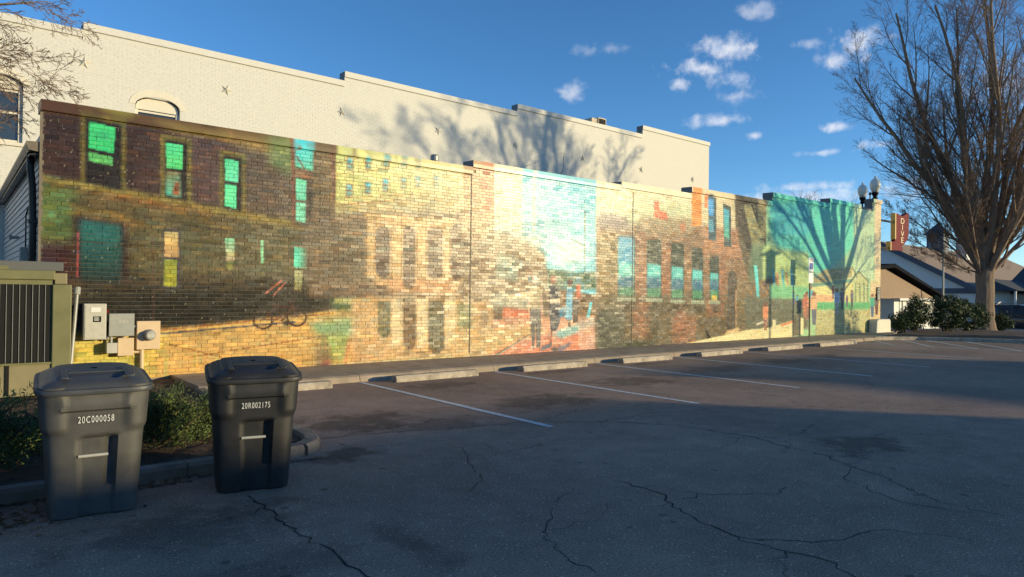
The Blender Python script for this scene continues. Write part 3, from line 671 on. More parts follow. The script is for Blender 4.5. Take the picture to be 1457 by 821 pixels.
    poly([(1007.5, 276), (1019, 282), (1019, 343), (1008, 341)], (58, 84, 84), soft=0); poly([(1008, 282), (1015, 284), (1015, 308), (1008, 306)], (58, 152, 190), soft=1); rect(1008, 312, 1015, 330, (96, 160, 160), soft=1, tex=.5)
    poly([(1028.5, 289), (1040, 295), (1040, 352), (1030, 350)], (64, 84, 74), soft=0); poly([(1029.5, 296), (1037, 300), (1037, 340), (1030, 336)], (66, 172, 176), soft=1, c2=(90, 170, 120))
    poly([(1043, 270), (1075, 284), (1090, 300), (1090, 400), (1062, 392), (1050, 340)], (104, 88, 60), soft=3, tex=.25)
    poly([(1044, 276), (1074, 288), (1068, 320), (1078, 350), (1066, 362), (1052, 330)], (64, 54, 40), soft=3)
    poly([(1058, 292), (1072, 290), (1086, 330), (1090, 372), (1072, 360), (1064, 320)], (156, 142, 86), soft=2)
    for t in np.linspace(0, 1, 9): line(1069+18*t, 292+46*t, 1076+18*t, 290+46*t, 2.0, (50, 44, 34))
    line(1069, 290, 1090, 350, 2.2, (54, 46, 36)); line(1076, 288, 1097, 345, 2.0, (60, 52, 40)); rect(1078, 274, 1091, 340, (184, 166, 100), soft=3, a=.5)
    poly([(1070, 345), (1100, 350), (1090, 400), (1064, 400)], (100, 124, 84), soft=6, a=.8)
    # painted doorway
    poly([(1034, 470), (1035, 398), (1037, 388), (1042, 384), (1047, 388), (1049, 398), (1046, 470)], (92, 78, 58), soft=1); line(1047, 412, 1047, 465, 1.5, (190, 140, 90))
    poly([(1072.5, 377), (1077, 378), (1082, 428), (1077, 428)], (110, 212, 184), soft=0); rect(1075, 427, 1085, 430, (170, 190, 150))
    # ---- far right: green sky, village, people
    poly([(1090, 265), (1260, 270), (1260, 500), (1090, 500)], (170, 200, 128), soft=1)
    poly([(1092, 270), (1215, 275), (1205, 345), (1180, 390), (1120, 380), (1095, 330)], (92, 198, 152), soft=9)
    poly([(1095, 295), (1150, 290), (1150, 335), (1105, 335)], (70, 178, 158), soft=8, tex=.4)
    poly([(1180, 290), (1215, 292), (1215, 350), (1185, 380)], (108, 206, 150), soft=8)
    poly([(1215, 280), (1242, 285), (1242, 400), (1215, 400)], (198, 210, 142), soft=6)
    poly([(1085, 350), (1150, 360), (1150, 425), (1085, 425)], (184, 196, 112), soft=5)
    poly([(1080, 400), (1108, 390), (1108, 430), (1080, 430)], (140, 110, 72), soft=3, tex=.3)
    for x in (1098, 1111, 1124): poly([(x, 384), (x+3, 383), (x+7, 424), (x+4, 424)], (118, 188, 160), soft=0); 
    for x in (1105, 1118): line(x, 388, x+6, 424, 2, (206, 136, 84))
    poly([(1060, 422), (1150, 424), (1150, 468), (1060, 478)], (112, 106, 76), soft=3, tex=.3)
    poly([(1095, 405), (1150, 408), (1150, 425), (1095, 424)], (128, 186, 118), soft=4)
    poly([(1152, 400), (1218, 392), (1218, 432), (1152, 432)], (226, 206, 120), soft=1); poly([(1150, 402), (1172, 384), (1212, 380), (1214, 394), (1152, 405)], (170, 152, 92), soft=1); poly([(1152, 404), (1216, 396), (1216, 401), (1152, 409)], (120, 154, 110), soft=1)
    poly([(1212, 380), (1218, 392), (1222, 386), (1234, 396), (1236, 432), (1212, 432)], (206, 196, 118), soft=1); line(1212, 379, 1220, 396, 1.6, (120, 104, 66)); line(1222, 386, 1236, 402, 1.6, (120, 120, 74))
    for x in (1216, 1222, 1228, 1233): rect(x, 402, x+2.4, 430, (150, 158, 96), soft=0)
    rect(1199, 402, 1202, 418, (140, 120, 76), soft=1); rect(1243, 411, 1248, 416, (120, 120, 84))
    poly([(1150, 418), (1185, 420), (1185, 430), (1150, 430)], (226, 168, 108), soft=2)
    poly([(1160, 430), (1240, 430), (1240, 442), (1160, 442)], (104, 176, 100), soft=2); poly([(1160, 441), (1248, 440), (1248, 478), (1160, 480)], (196, 180, 112), soft=3)
    poly([(1238, 400), (1256, 400), (1256, 480), (1238, 480)], (232, 194, 128), soft=4); poly([(1244, 280), (1262, 284), (1262, 400), (1244, 400)], (238, 200, 134), soft=3)
    poly([(975, 489), (1060, 470), (1095, 466), (1130, 455), (1130, 482), (1160, 480), (1160, 490), (975, 494)], (240, 214, 140), soft=1); poly([(1109, 462), (1130, 455), (1130, 458), (1112, 465)], (226, 140, 86), soft=0)
    poly([(1128, 452), (1140, 452), (1140, 478), (1128, 478)], (118, 106, 76), soft=1, tex=.2); rect(1139, 452, 1143, 476, (232, 214, 140)); rect(1099, 455, 1104, 472, (226, 204, 140))
    poly([(1035, 470), (1052, 466), (1050, 474), (1030, 476)], (216, 178, 112), soft=1); line(1076, 462, 1092, 456, 3, (220, 200, 150))
    def person(x, y, h, c1, c2, s=(150, 96, 66)):
        ell(x, y-h+h*.07, h*.055+.5, h*.075, s); poly([(x-h*.1, y-h*.84), (x+h*.1, y-h*.84), (x+h*.09, y-h*.45), (x-h*.09, y-h*.45)], c1, soft=0); poly([(x-h*.08, y-h*.47), (x+h*.08, y-h*.47), (x+h*.05, y), (x-h*.05, y)], c2, soft=0)
    for a_ in ((1129, 434, 20, (110, 150, 130), (90, 90, 90)), (1134, 436, 17, (80, 150, 150), (96, 70, 60)), (1148, 455, 40, (226, 140, 86), (150, 104, 76)), (1153, 440, 33, (84, 186, 180), (220, 180, 120)), (1158, 462, 47, (226, 170, 110), (112, 108, 104)), (1145, 452, 34, (206, 110, 70), (190, 120, 80)), (1185, 425, 19, (190, 110, 80), (130, 90, 80)), (1190.5, 449, 39, (176, 190, 190), (200, 190, 150)), (1198, 440, 30, (116, 84, 96), (84, 64, 60)), (1205, 437, 17, (120, 90, 96), (110, 80, 84)), (1212, 437, 24, (120, 110, 96), (96, 80, 72)), (1241, 451, 33, (84, 172, 120), (90, 112, 120)), (1247, 448, 30, (120, 96, 84), (120, 80, 66)), (1089, 470, 40, (226, 140, 90), (176, 120, 84))): person(*a_)
    poly([(1003, 470), (1006, 470), (1008, 475), (1012, 481), (1007, 482)], (20, 16, 14))
    rs = random.Random(3)
    for k in range(5200):
        x = 60+1190*rs.random()**.8; y = rs.uniform(150+.1*x, 545-.06*x)
        wx, wz = wall(x, y); i = int((wx-GX0)/RES); j = int((wz-GZ0)/RES)
        L_ = int(rs.uniform(4, 30)*(.6+x/1200)); h_ = rs.choice((1, 1, 2, 2, 3))
        if rs.random() < .25: L_, h_ = h_, min(L_, 16)
        if i < 0 or j < 0 or i+L_ >= GW or j+h_ >= GH: continue
        f_ = 1+rs.choice((-1, 1))*rs.uniform(.10, .38)
        IMG[j:j+h_, i:i+L_] = IMG[j:j+h_, i:i+L_]*f_*np.array((1+rs.uniform(-.06, .12), 1, 1+rs.uniform(-.14, .06)))
    # brush texture over everything
    v = .86+.28*pn2*.5+.28*pn3*.5; IMG[:] *= (v*(.90+.2*pn1))[..., None]
    IMG[:] *= (.94+.12*pn4)[..., None]
    w = (pn3-.5)[..., None]*np.array((.10, .0, -.12)); IMG[:] *= 1+w
    IMG[:] = np.clip(IMG, .008, .88)
paint_mural()
def sample(X, Z):
    fx = np.clip((X-GX0)/RES-.5, 0, GW-1.001); fz = np.clip((Z-GZ0)/RES-.5, 0, GH-1.001)
    i = fx.astype(int); j = fz.astype(int); a = (fx-i)[..., None]; b = (fz-j)[..., None]
    return (IMG[j, i]*(1-a)+IMG[j, i+1]*a)*(1-b)+(IMG[j+1, i]*(1-a)+IMG[j+1, i+1]*a)*b

# ------------------------------------------------------------------ mural building
mb = thing('mural_building', 'long one-storey brick building covered by a colourful street-scene mural', 'building', (XL, YW, 0))
SEG = [(1.09, 9.27, 4.49), (9.27, 14.37, 4.65), (14.37, 17.62, 4.74), (17.62, 22.36, 4.95), (22.36, 26.62, 5.27), (26.62, 29.35, 5.48), (29.35, 30.55, 5.48), (30.55, XR, 5.85)]
COP = .17
BL, BH, J = .2045, .0677, .007
def brick_fields():
    rows = []
    for k in range(int(6/BH)+1):
        z0 = .10+k*BH; off = (k % 2)*BL/2
        if k % 6 == 5: off += BL/4
        x = XL-off
        while x < XR:
            a, b = max(x, XL), min(x+BL, XR)
            if b-a > .03:
                top = [s[2]-COP for s in SEG if s[0] <= (a+b)/2 < s[1]+1e-6]
                if top and z0+.02 <= top[0]: rows.append((a, b, z0, min(z0+BH, top[0]+.002)))
            x += BL
    return np.array(rows)
BR = brick_fields(); nb = len(BR)
a, b, z0, z1 = BR.T
a = a+J/2; b = b-J/2; z0 = z0+J/2; z1 = z1-J/2
u = np.linspace(0, 1, 13); w = np.linspace(0, 1, 4); U, W_ = np.meshgrid(u, w); U = U.ravel(); W_ = W_.ravel()
VX = a[:, None]+(b-a)[:, None]*U; VZ = z0[:, None]+(z1-z0)[:, None]*W_
proud = rng.normal(.0, .0011, nb)[:, None]; tx = rng.normal(0, .0013, nb)[:, None]; tz = rng.normal(0, .0009, nb)[:, None]
VY = YW-.006+proud+tx*(U-.5)*2+tz*(W_-.5)*2+rng.normal(0, .00020, (nb, 52))
bt = np.clip(rng.normal(1, .17, nb), .55, 1.5)[:, None, None]
sp_ = rng.normal(1, .12, (nb, 52, 1))                                # with bt: glinting and dark brick faces painted into the colour
C0 = sample(VX, VZ); sat_ = (C0.max(-1)-C0.min(-1))/(C0.max(-1)+1e-6); isb = np.clip((C0[..., 0]-C0[..., 2])/(C0[..., 0]+1e-6)*1.8, .15, 1)[..., None]
isb = isb*np.clip(1.25-C0.mean(-1, keepdims=True)*1.6, .2, 1)        # the brown painted-brick passages are the mottled ones
warm = rng.normal(0, .10, (nb, 1, 1))*np.array((1, .1, -1.0))  # warm golden highlights painted in as a tint per brick
C = np.clip(C0*(1+(bt-1)*isb)*(1+(sp_-1)*isb)*(1+warm*isb), .006, .9)
# chipped pale corners here and there
chip = (rng.random((nb, 52)) < .004)[..., None]
C = np.where(chip, .5*C+.5*np.array((.55, .47, .34)), C)
back = np.stack([np.stack([a, b, b, a], 1), np.full((nb, 4), YW+.012), np.stack([z0, z0, z1, z1], 1)], -1)
VB = np.concatenate([np.stack([VX, VY, VZ], -1), back], 1); CB = np.concatenate([C, C[:, [0, 12, 51, 39]]*.8], 1)
q = []
for r_ in range(3):
    for c_ in range(12): i = r_*13+c_; q.append((i, i+1, i+14, i+13))
q += [(0, 52, 53, 12), (12, 53, 54, 51), (51, 54, 55, 39), (39, 55, 52, 0)]
q = np.array(q)
vis = np.argsort((a+b)/2+rng.random(nb)*.0)        # nearest to the viewer's left first
first = vis[:300]; rest = vis[300:]
org = np.array((XL, YW, 0))
for k in first: np_mesh('brick', VB[k]-org, q, M['mural'], mb, CB[k])
V = VB[rest].reshape(-1, 3)-org; Q = (q[None]+(np.arange(len(rest))*56)[:, None, None]).reshape(-1, 4)
tag(np_mesh('brickwork', V, Q, M['mural'], mb, CB[rest].reshape(-1, 3)), kind='stuff')
# mortar: bed and head joints, recessed, painted over with the mural
ae, be, ze0, ze1 = BR.T
def mortar(x0, x1, zz0, zz1, n):
    t = np.linspace(0, 1, n+1)
    X_ = x0[:, None]+(x1-x0)[:, None]*t; V = np.concatenate([np.stack([X_, np.full_like(X_, YW), np.broadcast_to(zz0[:, None], X_.shape)], -1), np.stack([X_, np.full_like(X_, YW), np.broadcast_to(zz1[:, None], X_.shape)], -1)], 1)
    Q = np.array([(i, i+1, n+2+i, n+1+i) for i in range(n)])
    return V, (Q[None]+(np.arange(len(x0))*(2*n+2))[:, None, None]).reshape(-1, 4)
V1, Q1 = mortar(ae, be, ze0-.001, ze0+J, 3)
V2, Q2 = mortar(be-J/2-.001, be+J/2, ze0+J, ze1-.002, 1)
mf = lambda x: np.interp(x, [2, 6, 8.5, 15, 19, 31], [.80, .62, .52, .52, .62, .75])[..., None]
c1 = sample(V1[..., 0], V1[..., 2])*mf(V1[..., 0])
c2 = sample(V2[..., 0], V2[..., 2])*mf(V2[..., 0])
pale = (rng.random(len(V2)) < np.clip(.30-.012*(be-XL), .05, .30))[:, None, None]; c2 = np.where(pale, .45*c2+.55*np.array((.62, .55, .44)), c2)  # pale ticks: sun glints on the head joints, painted into the mortar colour
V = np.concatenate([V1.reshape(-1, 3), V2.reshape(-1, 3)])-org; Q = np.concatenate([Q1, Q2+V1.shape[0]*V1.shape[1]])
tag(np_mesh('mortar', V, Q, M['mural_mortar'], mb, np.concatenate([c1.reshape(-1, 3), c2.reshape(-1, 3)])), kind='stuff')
# structural core behind the brick face, rear, front, roof
wp = [(XL+.004, .0)]+[(XR-.004, .0)]
top = []
for (s0, s1, h) in SEG: top += [(max(s0, XL+.004), h-COP-.002), (min(s1, XR-.004), h-COP-.002)]
MB().prism([(XL+.004, .0), (XR-.004, .0)]+top[::-1], YW+.003, YW+.30, 'y').build('wall_core', M['concrete'], mb)
MB().box(XL+.3, XR-.02, YW+.31, YB-.3, 3.6, 3.75).build('roof', M['roof_tar'], mb)
MB().box(XR-.3, XR-.003, YW+.301, YB-.02, 0, 5.6).build('front_wall', M['cream'], mb)
# copings, painted with the mural
for i, (s0, s1, h) in enumerate(SEG):
    x0 = s0-(.03 if i == 0 else 0); x1 = s1+(.03 if i == len(SEG)-1 else 0)
    n = max(4, int((x1-x0)/.08)); xx = np.linspace(x0, x1, n+1)
    if i == 6: continue
    zb, zt = h-COP, h
    prof_ = [(YW+.0, zb), (YW-.045, zb), (YW-.05, zb+.01), (YW-.05, (zb+zt)/2), (YW-.045, zt), (YW+.36, zt+.01), (YW+.36, zb)]
    V = np.array([[(x, y, z) for (y, z) in prof_] for x in xx]).reshape(-1, 3); m = len(prof_)
    Q = np.array([(j*m+k, j*m+(k+1) % m, (j+1)*m+(k+1) % m, (j+1)*m+k) for j in range(n) for k in range(m)])[:, ::-1]
    cc = sample(V[:, 0], V[:, 2]-.02)
    top_ = V[:, 1] > YW+.1; cc[top_] = (.2, .2, .19)
    np_mesh('coping', V-org, Q, M['mural'], mb, cc)
    MB().prism(prof_, x0-.003, x0+.002, 'x').build('coping_end', M['coping_grey'] if i else M['gutter'], mb)
    if i == len(SEG)-1: MB().prism(prof_, x1-.002, x1+.003, 'x').build('coping_end', M['cream'], mb)
    # step face above the lower parapet
    if i and SEG[i-1][2] < h-.05 and i != 6:
        MB().box(s0-.001, s0+.02, YW+.012, YW+.34, SEG[i-1][2]-.1, zb).build('step_face', M['coping_grey'], mb)
MB().box(29.352, 30.548, YW+.02, YW+.3, 5.31, 5.40).build('coping', M['coping_grey'], mb)
for xj in (9.24, 14.9): 
    MB().box(xj, xj+.022, YW-.0145, YW-.004, .2, 4.3 if xj < 10 else 4.5).build('expansion_joint', M['plaque'], mb)
# buttress at the street corner
MB().prism([(30.15, 0), (31.62, 0), (31.58, .62), (31.5, .68), (30.35, .68), (30.2, .6)], YW-.38, YW-.02, 'y').build('buttress', M['cream'], mb, bevel=.05)
# lower rear wing wall (white lap siding) with gutter and downspout
for k in range(32):
    z = .15+k*.115
    if z > 3.7: break
    MB().add([(XL-.010, YW+.02, z), (XL-.026, YW+.02, z-.004), (XL-.004, YW+.02, z+.118), (XL+.03, YW+.02, z+.118), (XL+.03, YW+.02, z),
              (XL-.010, YB-.02, z), (XL-.026, YB-.02, z-.004), (XL-.004, YB-.02, z+.118), (XL+.03, YB-.02, z+.118), (XL+.03, YB-.02, z)],
             [(0, 1, 2, 3, 4), (9, 8, 7, 6, 5), (1, 6, 7, 2), (0, 5, 6, 1), (2, 7, 8, 3), (3, 8, 9, 4), (4, 9, 5, 0)]).build('siding_board', M['siding'], mb)
MB().box(XL-.035, XL+.02, YW-.005, YW+.0195, .12, 4.30).build('corner_trim', M['gutter'], mb)
MB().prism([(XL-.03, 3.68), (XL-.16, 3.70), (XL-.20, 3.78), (XL-.20, 3.83), (XL-.03, 3.84)], YW+.02, YB-.1, 'y').build('gutter', M['gutter'], mb)
MB().box(XL-.03, XL+.06, YW+.021, YB-.1, 3.845, 3.95).build('fascia', M['siding'], mb)
MB().prism([(XL-.16, 3.64), (XL-.02, 3.675), (XL-.02, 3.66), (XL-.16, 3.62)], YW+.05, YB-.1, 'y').build('soffit', M['downspout'], mb)
dsx, dsy = XL-.09, YW+.35
ds = MB().tube([(XL-.12, dsy, 3.70), (XL-.12, dsy, 3.45), (XL-.09, dsy+.02, 3.2), (XL-.075, dsy+.02, 2.6), (XL-.075, dsy+.02, .2)], .052, 10).build('downspout', M['downspout'], mb, smooth=True)
for z in (1.4, 2.6): MB().box(XL-.14, XL-.02, dsy-.045, dsy+.085, z, z+.05).build('strap', M['downspout'], ds)
MB().box(XL-.13, XL-.03, 14.6, 14.85, 2.0, 2.3).build('electric_box', M['boxgrey'], mb, bevel=.01)
MB().tube([(XL-.06, 14.72, 2.0), (XL-.06, 14.72, .3)], .03, 8).build('conduit', M['boxgrey'], mb)
MB().tube([(XL-.035, 14.9, 2.3), (XL-.035, 14.9, 2.9), (XL-.035, 13.7, 3.1)], .012, 6).build('cable', M['black'], mb)
MB().lathe([(.05, 0), (.05, .03), (.03, .05), (.03, .16)], (XL-.2, 16.2, 2.55), 10, 'x').build('wall_lamp', M['boxgrey'], mb)
wn = MB().box(XL-.05, XL-.035, 15.6, 16.2, .9, 2.0).build('window', M['glass'], mb)
MB().box(XL-.06, XL-.036, 15.52, 15.595, .85, 2.08).build('frame', M['siding'], wn); MB().box(XL-.06, XL-.036, 16.205, 16.28, .85, 2.08).build('frame', M['siding'], wn)
# rooftop vent pipe
MB().lathe([(.05, 0), (.05, .55), (.11, .55), (.125, .6), (.125, .72), (.10, .76), (.03, .78)], (10.45, 16.1, 4.68), 14).build('roof_vent', M['gal'], mb, smooth=False)

# ------------------------------------------------------------------ white building
wb = thing('white_building', 'tall cream-white painted brick building with metal stars behind the mural building', 'building', (0, YB, 0))
WS = [(-8, 2.70, 8.53), (2.70, 10.27, 8.74), (10.27, 17.93, 9.07), (17.93, 25.87, 9.39), (25.87, 31.41, 9.83)]
holes = [(-.10, 1.42, 5.2, 6.98), (3.98, 5.14, 5.4, 7.02)]
rows = []
for k in range(100):
    zz = 3.2+k*BH; off = (k % 2)*BL/2
    x = -3.0-off
    while x < 31.41:
        x1 = min(x+BL, 31.41); mid = (x+x1)/2
        if x1-x > .04:
            t_ = [s[2] for s in WS if s[0] <= mid < s[1]+1e-6]
            if t_ and zz+BH < t_[0]-.2 and not any(h[0] < x1 and x < h[1] and h[2] < zz+BH and zz < h[3] for h in holes): rows.append((x, x1, zz, zz+BH))
        x += BL
rows = np.array(rows); n = len(rows); a, b, z0, z1 = rows.T
jj = .003; a = a+jj; b = b-jj; z0 = z0+jj; z1 = z1-jj
pr = YB-.0012-np.abs(rng.normal(0, .0013, n)); dl = rng.normal(0, .0012, n); dr = rng.normal(0, .0012, n)
Vw = np.stack([np.stack(t, 1) for t in ((a, pr+dl, z0), (b, pr+dr, z0), (b, pr+dr*.3, z1), (a, pr+dl*.3, z1), (a-.002, np.full(n, YB+.004), z0-.002), (b+.002, np.full(n, YB+.004), z0-.002), (b+.002, np.full(n, YB+.004), z1+.002), (a-.002, np.full(n, YB+.004), z1+.002))], 1)
qw = np.array([(0, 1, 2, 3), (1, 0, 4, 5), (2, 1, 5, 6), (3, 2, 6, 7), (0, 3, 7, 4)])
tag(np_mesh('brickwork', Vw.reshape(-1, 3)-np.array((0, YB, 0)), (qw[None]+(np.arange(n)*8)[:, None, None]).reshape(-1, 4), M['white'], wb), kind='stuff')
for (s0, s1, h) in WS:
    x1_ = min(s1, 31.405)
    m_ = MB()
    # wall core with window openings left clear
    cuts = [hh for hh in holes if hh[0] < s1 and hh[1] > s0]
    if not cuts: m_.box(s0, x1_, YB+.001, YB+.3, 0, h-.2)
    else:
        hx = cuts[0]; m_.box(s0, max(s0, hx[0]), YB+.001, YB+.3, 0, h-.2).box(hx[1], x1_, YB+.001, YB+.3, 0, h-.2).box(hx[0], hx[1], YB+.001, YB+.3, 0, hx[2]).box(hx[0], hx[1], YB+.001, YB+.3, hx[3], h-.2)
    m_.build('wall_core', M['whitejoint'], wb)
    MB().box(s0+.002, x1_+(.05 if s1 > 31 else 0), YB-.05, YB+.36, h-.2, h).build('coping', M['white'], wb, bevel=.012)
    if s0 > 0: MB().box(s0-.003, s0+.001, YB-.03, YB+.34, h-.45, h-.02).build('step_face', M['coping_grey'], wb)
MB().box(-8, 31.38, YB+.31, YB+14, 7.6, 7.75).build('roof', M['roof_tar'], wb)
MB().box(31.1, 31.4, YB+.305, YB+14, 0, 9.4).build('front_wall', M['white'], wb)
def arch_window(x0, x1, zb, zs_, rise):
    """window in an opening x0..x1 with a segmental head: springing zs_, crown zs_+rise"""
    cx = (x0+x1)/2; hw = (x1-x0)/2
    P = lambda w_, e, k=9: [(cx+w_*math.cos(t), zs_+(rise+e)*math.sin(t)) for t in np.linspace(0, math.pi, k)]
    wv = MB().box(x0+.02, x1-.02, YB+.16, YB+.17, zb+.02, zs_+rise).build('window', M['glass'], wb)
    # brick arch hood
    outer = P(hw+.16, .20, 15); inner = P(hw+.0, .0, 15)
    for i in range(14):
        MB().prism([inner[i], outer[i], outer[i+1], inner[i+1]], YB-.014-random.random()*.002, YB+.05, 'y').build('arch_brick', M['cream'], wv)
    # spandrel panel above the sash
    MB().prism([(x0+.03, zs_-.10), (x1-.03, zs_-.10)]+P(hw-.03, -.02), YB+.10, YB+.15, 'y').build('head_panel', M['cream'], wv)
    for (p, q_) in (((x0, zb), (x0+.09, zs_)), ((x1-.09, zb), (x1, zs_))): MB().box(p[0]+.001, q_[0]-.001, YB+.09, YB+.158, p[1], q_[1]-.11).build('frame', M['cream'], wv)
    for z in (zb+.02, (zb+zs_)/2, zs_-.18): MB().box(x0+.092, x1-.092, YB+.11, YB+.155, z, z+.055).build('sash_rail', M['cream'], wv)
    MB().box(x0-.06, x1+.06, YB-.06, YB+.15, zb-.09, zb).build('sill', M['cream'], wv)
    return wv
arch_window(-.10, 1.42, 5.28, 6.76, .26)
arch_window(3.98, 5.14, 5.4, 6.78, .28)
def star(x, z, r_, rot):
    V = [(x, YB-.075, z)]; 
    for k in range(10):
        an = rot+math.pi*k/5; q_ = r_ if k % 2 == 0 else r_*.40
        V.append((x+q_*math.sin(an), YB-.012, z+q_*math.cos(an)))
    MB().add(V, [(0, 1+k, 1+(k+1) % 10) for k in range(10)]).build('anchor_star', M['cream'], wb)
for i, x in enumerate((2.74, 6.43, 10.19, 14.08, 17.86, 21.79, 25.81, 29.94)): star(x, 7.66, .17, (0.1, .35, -.3, .5, .2, -.2, .05, .3)[i])
hd = thing('exhaust_hood', 'small tan metal exhaust hood on the white building roof', 'roof vent', (24.1, 23, 7.75))
MB().box(23.6, 24.0, 22.7, 23.3, 7.75, 10.05).box(24.001, 24.55, 22.65, 23.35, 9.75, 10.12).build('duct', M['boxtan'], hd, bevel=.01)
MB().box(24.05, 24.5, 22.635, 22.648, 9.80, 10.07).build('mouth', M['black'], hd)
wire = thing('overhead_wire', 'thin black service wire slanting from white wall to mural roof', 'wire', (17, YB, 6))
MB().tube([(20.6, YB-.05, 7.75), (17.8, 18.6, 6.2), (14.2, 15.4, 4.9)], .010, 5).build('cable', M['black'], wire)

# ------------------------------------------------------------------ DIVE sign, lamps, plaque, sign post
SX = .95
dv = thing('arrow_sign', 'red arrow-shaped blade sign reading DIVE on the street front', 'sign', (XR, 12.95, 3.7))
sy0, sy1 = 12.86, 13.04
arrow = [(33.42, 5.50), (34.14, 5.40), (34.87, 5.62), (34.89, 4.59), (34.73, 4.34), (34.41, 4.13), (34.09, 4.01), (34.29, 3.80), (32.92, 3.76), (32.95, 4.16), (33.22, 4.16), (33.42, 4.3)]
MB().prism(arrow, sy0, sy1, 'y').build('panel', M['red'], dv)
x0 = arrow[0][0]
MB().prism([(x0-.10, arrow[0][1]-.01), (x0-.003, arrow[0][1]), (x0-.003, arrow[-1][1]), (x0-.10, arrow[-1][1]-.02)], sy0-.01, sy1+.01, 'y').build('gold_edge', M['gold'], dv)
xa, za, zb_ = arrow[8][0], arrow[8][1], arrow[9][1]
MB().prism([(xa-.09, za), (xa-.003, za), (xa-.003, zb_), (xa-.09, zb_)], sy0-.01, sy1+.01, 'y').build('gold_edge', M['gold'], dv)
for ch, (lx, lz) in zip('DIVE', ((34.14, 5.16), (34.14, 4.86), (34.14, 4.56), (34.12, 4.27))):
    text_part('letter', ch, .37, M['ivory'], dv, Matrix.Translation(Vector((lx, sy0-.006, lz))-Vector(dv.location)) @ Matrix.Rotation(R(90), 4, 'X'), .004, 1.7)
MB().box(XR+.001, x0-.101, 12.92, 12.98, 5.02, 5.10).box(XR+.001, XR+.10, 12.84, 13.06, 4.86, 5.26).build('bracket', M['black'], dv)
MB().box(XR+.001, xa-.091, 12.92, 12.98, 3.80, 3.88).box(XR+.001, XR+.16, 12.80, 13.08, 3.58, 4.10).build('bracket', M['black'], dv)
def acorn(x, y, z, s, label):
    t = thing('globe_lamp', label, 'lamp', (x, y, z), 0, 'acorn globe lamps on the parapet corner')
    MB().lathe([(.13*s, 0), (.16*s, .05*s), (.10*s, .12*s), (.13*s, .2*s), (.19*s, .32*s), (.20*s, .36*s), (.14*s, .38*s)], (x, y, z), 14).build('base', M['black'], t, smooth=True)
    MB().lathe([(.15*s, .38*s), (.23*s, .55*s), (.285*s, .75*s), (.285*s, .88*s), (.25*s, .94*s), (.255*s, .97*s), (.19*s, 1.08*s), (.09*s, 1.16*s), (.055*s, 1.2*s), (.065*s, 1.25*s), (.02*s, 1.31*s)], (x, y, z), 18).build('globe', M['lampglass'], t, smooth=True)
    MB().tube([(x, y, z-1.2), (x, y, z+.02)], .05*s, 8).build('stem', M['black'], t)
acorn(30.15, 12.95, 5.62, .70, 'left acorn globe lamp with black base behind the parapet')
acorn(31.15, 12.85, 5.90, .78, 'right acorn globe lamp with black base above the wall corner')
bd = thing('roof_camera', 'tiny black camera on the parapet between the two globe lamps', 'camera', (30.65, 12.85, 5.85))
MB().tube([(30.65, 12.85, 5.8), (30.65, 12.85, 6.02)], .025, 8).lathe([(.02, 0), (.05, .02), (.055, .07), (.03, .12), (.01, .13)], (30.65, 12.85, 6.02), 10).build('body', M['black'], bd)
pq = thing('wall_plaque', 'small dark plaque with pale lettering at the right end of mural', 'plaque', (31.1, YW-.03, 1.45))
MB().box(30.98, 31.32, YW-.05, YW-.022, 1.48, 2.06).build('plate', M['plaque'], pq, bevel=.006)
for z, w_ in ((1.98, .10), (1.86, .12), (1.76, .11), (1.68, .12)): MB().box(31.15-w_, 31.15+w_, YW-.053, YW-.0505, z-.018, z+.018).build('lettering', M['boxgrey'], pq)
MB().lathe([(.08, 0), (.08, .003)], (31.15, YW-.0535, 1.58), 14, 'y').build('lettering', M['boxgrey'], pq)
sp = thing('reserved_sign', 'white and blue reserved parking sign on a thin post by the mural', 'sign', (24.25, 12.25, .12))
MB().tube([(24.25, 12.25, .1), (24.25, 12.25, 3.0)], .032, 8).build('post', M['postgreen'], sp)
def plate(n, x, y, z0, z1, w, mat, par): return MB().box(x-w/2, x+w/2, y-.042, y-.036, z0, z1).build(n, mat, par)
p1 = plate('plate', 24.25, 12.25, 2.52, 3.03, .36, M['sign'], sp)
MB().box(24.14, 24.38, 12.2035, 12.207, 2.60, 2.84).build('symbol_field', M['signblue'], p1)
sym = MB()
sym.tube([(24.28+.055*math.cos(t), 12.2025, 2.685+.055*math.sin(t)) for t in np.linspace(.6, 5.2, 14)], .009, 5)
sym.tube([(24.24, 12.2025, 2.79), (24.245, 12.2025, 2.715), (24.295, 12.2025, 2.71), (24.325, 12.2025, 2.65)], .010, 5).lathe([(.016, 0), (.016, .003)], (24.24, 12.200, 2.815), 8, 'y')
sym.build('symbol', M['sign'], p1)
plate('plate', 24.25, 12.25, 2.10, 2.48, .36, M['sign'], sp)
for z in (2.95, 2.90): MB().box(24.12, 24.38, 12.2035, 12.207, z-.012, z+.012).build('lettering', M['boxgrey'], p1)
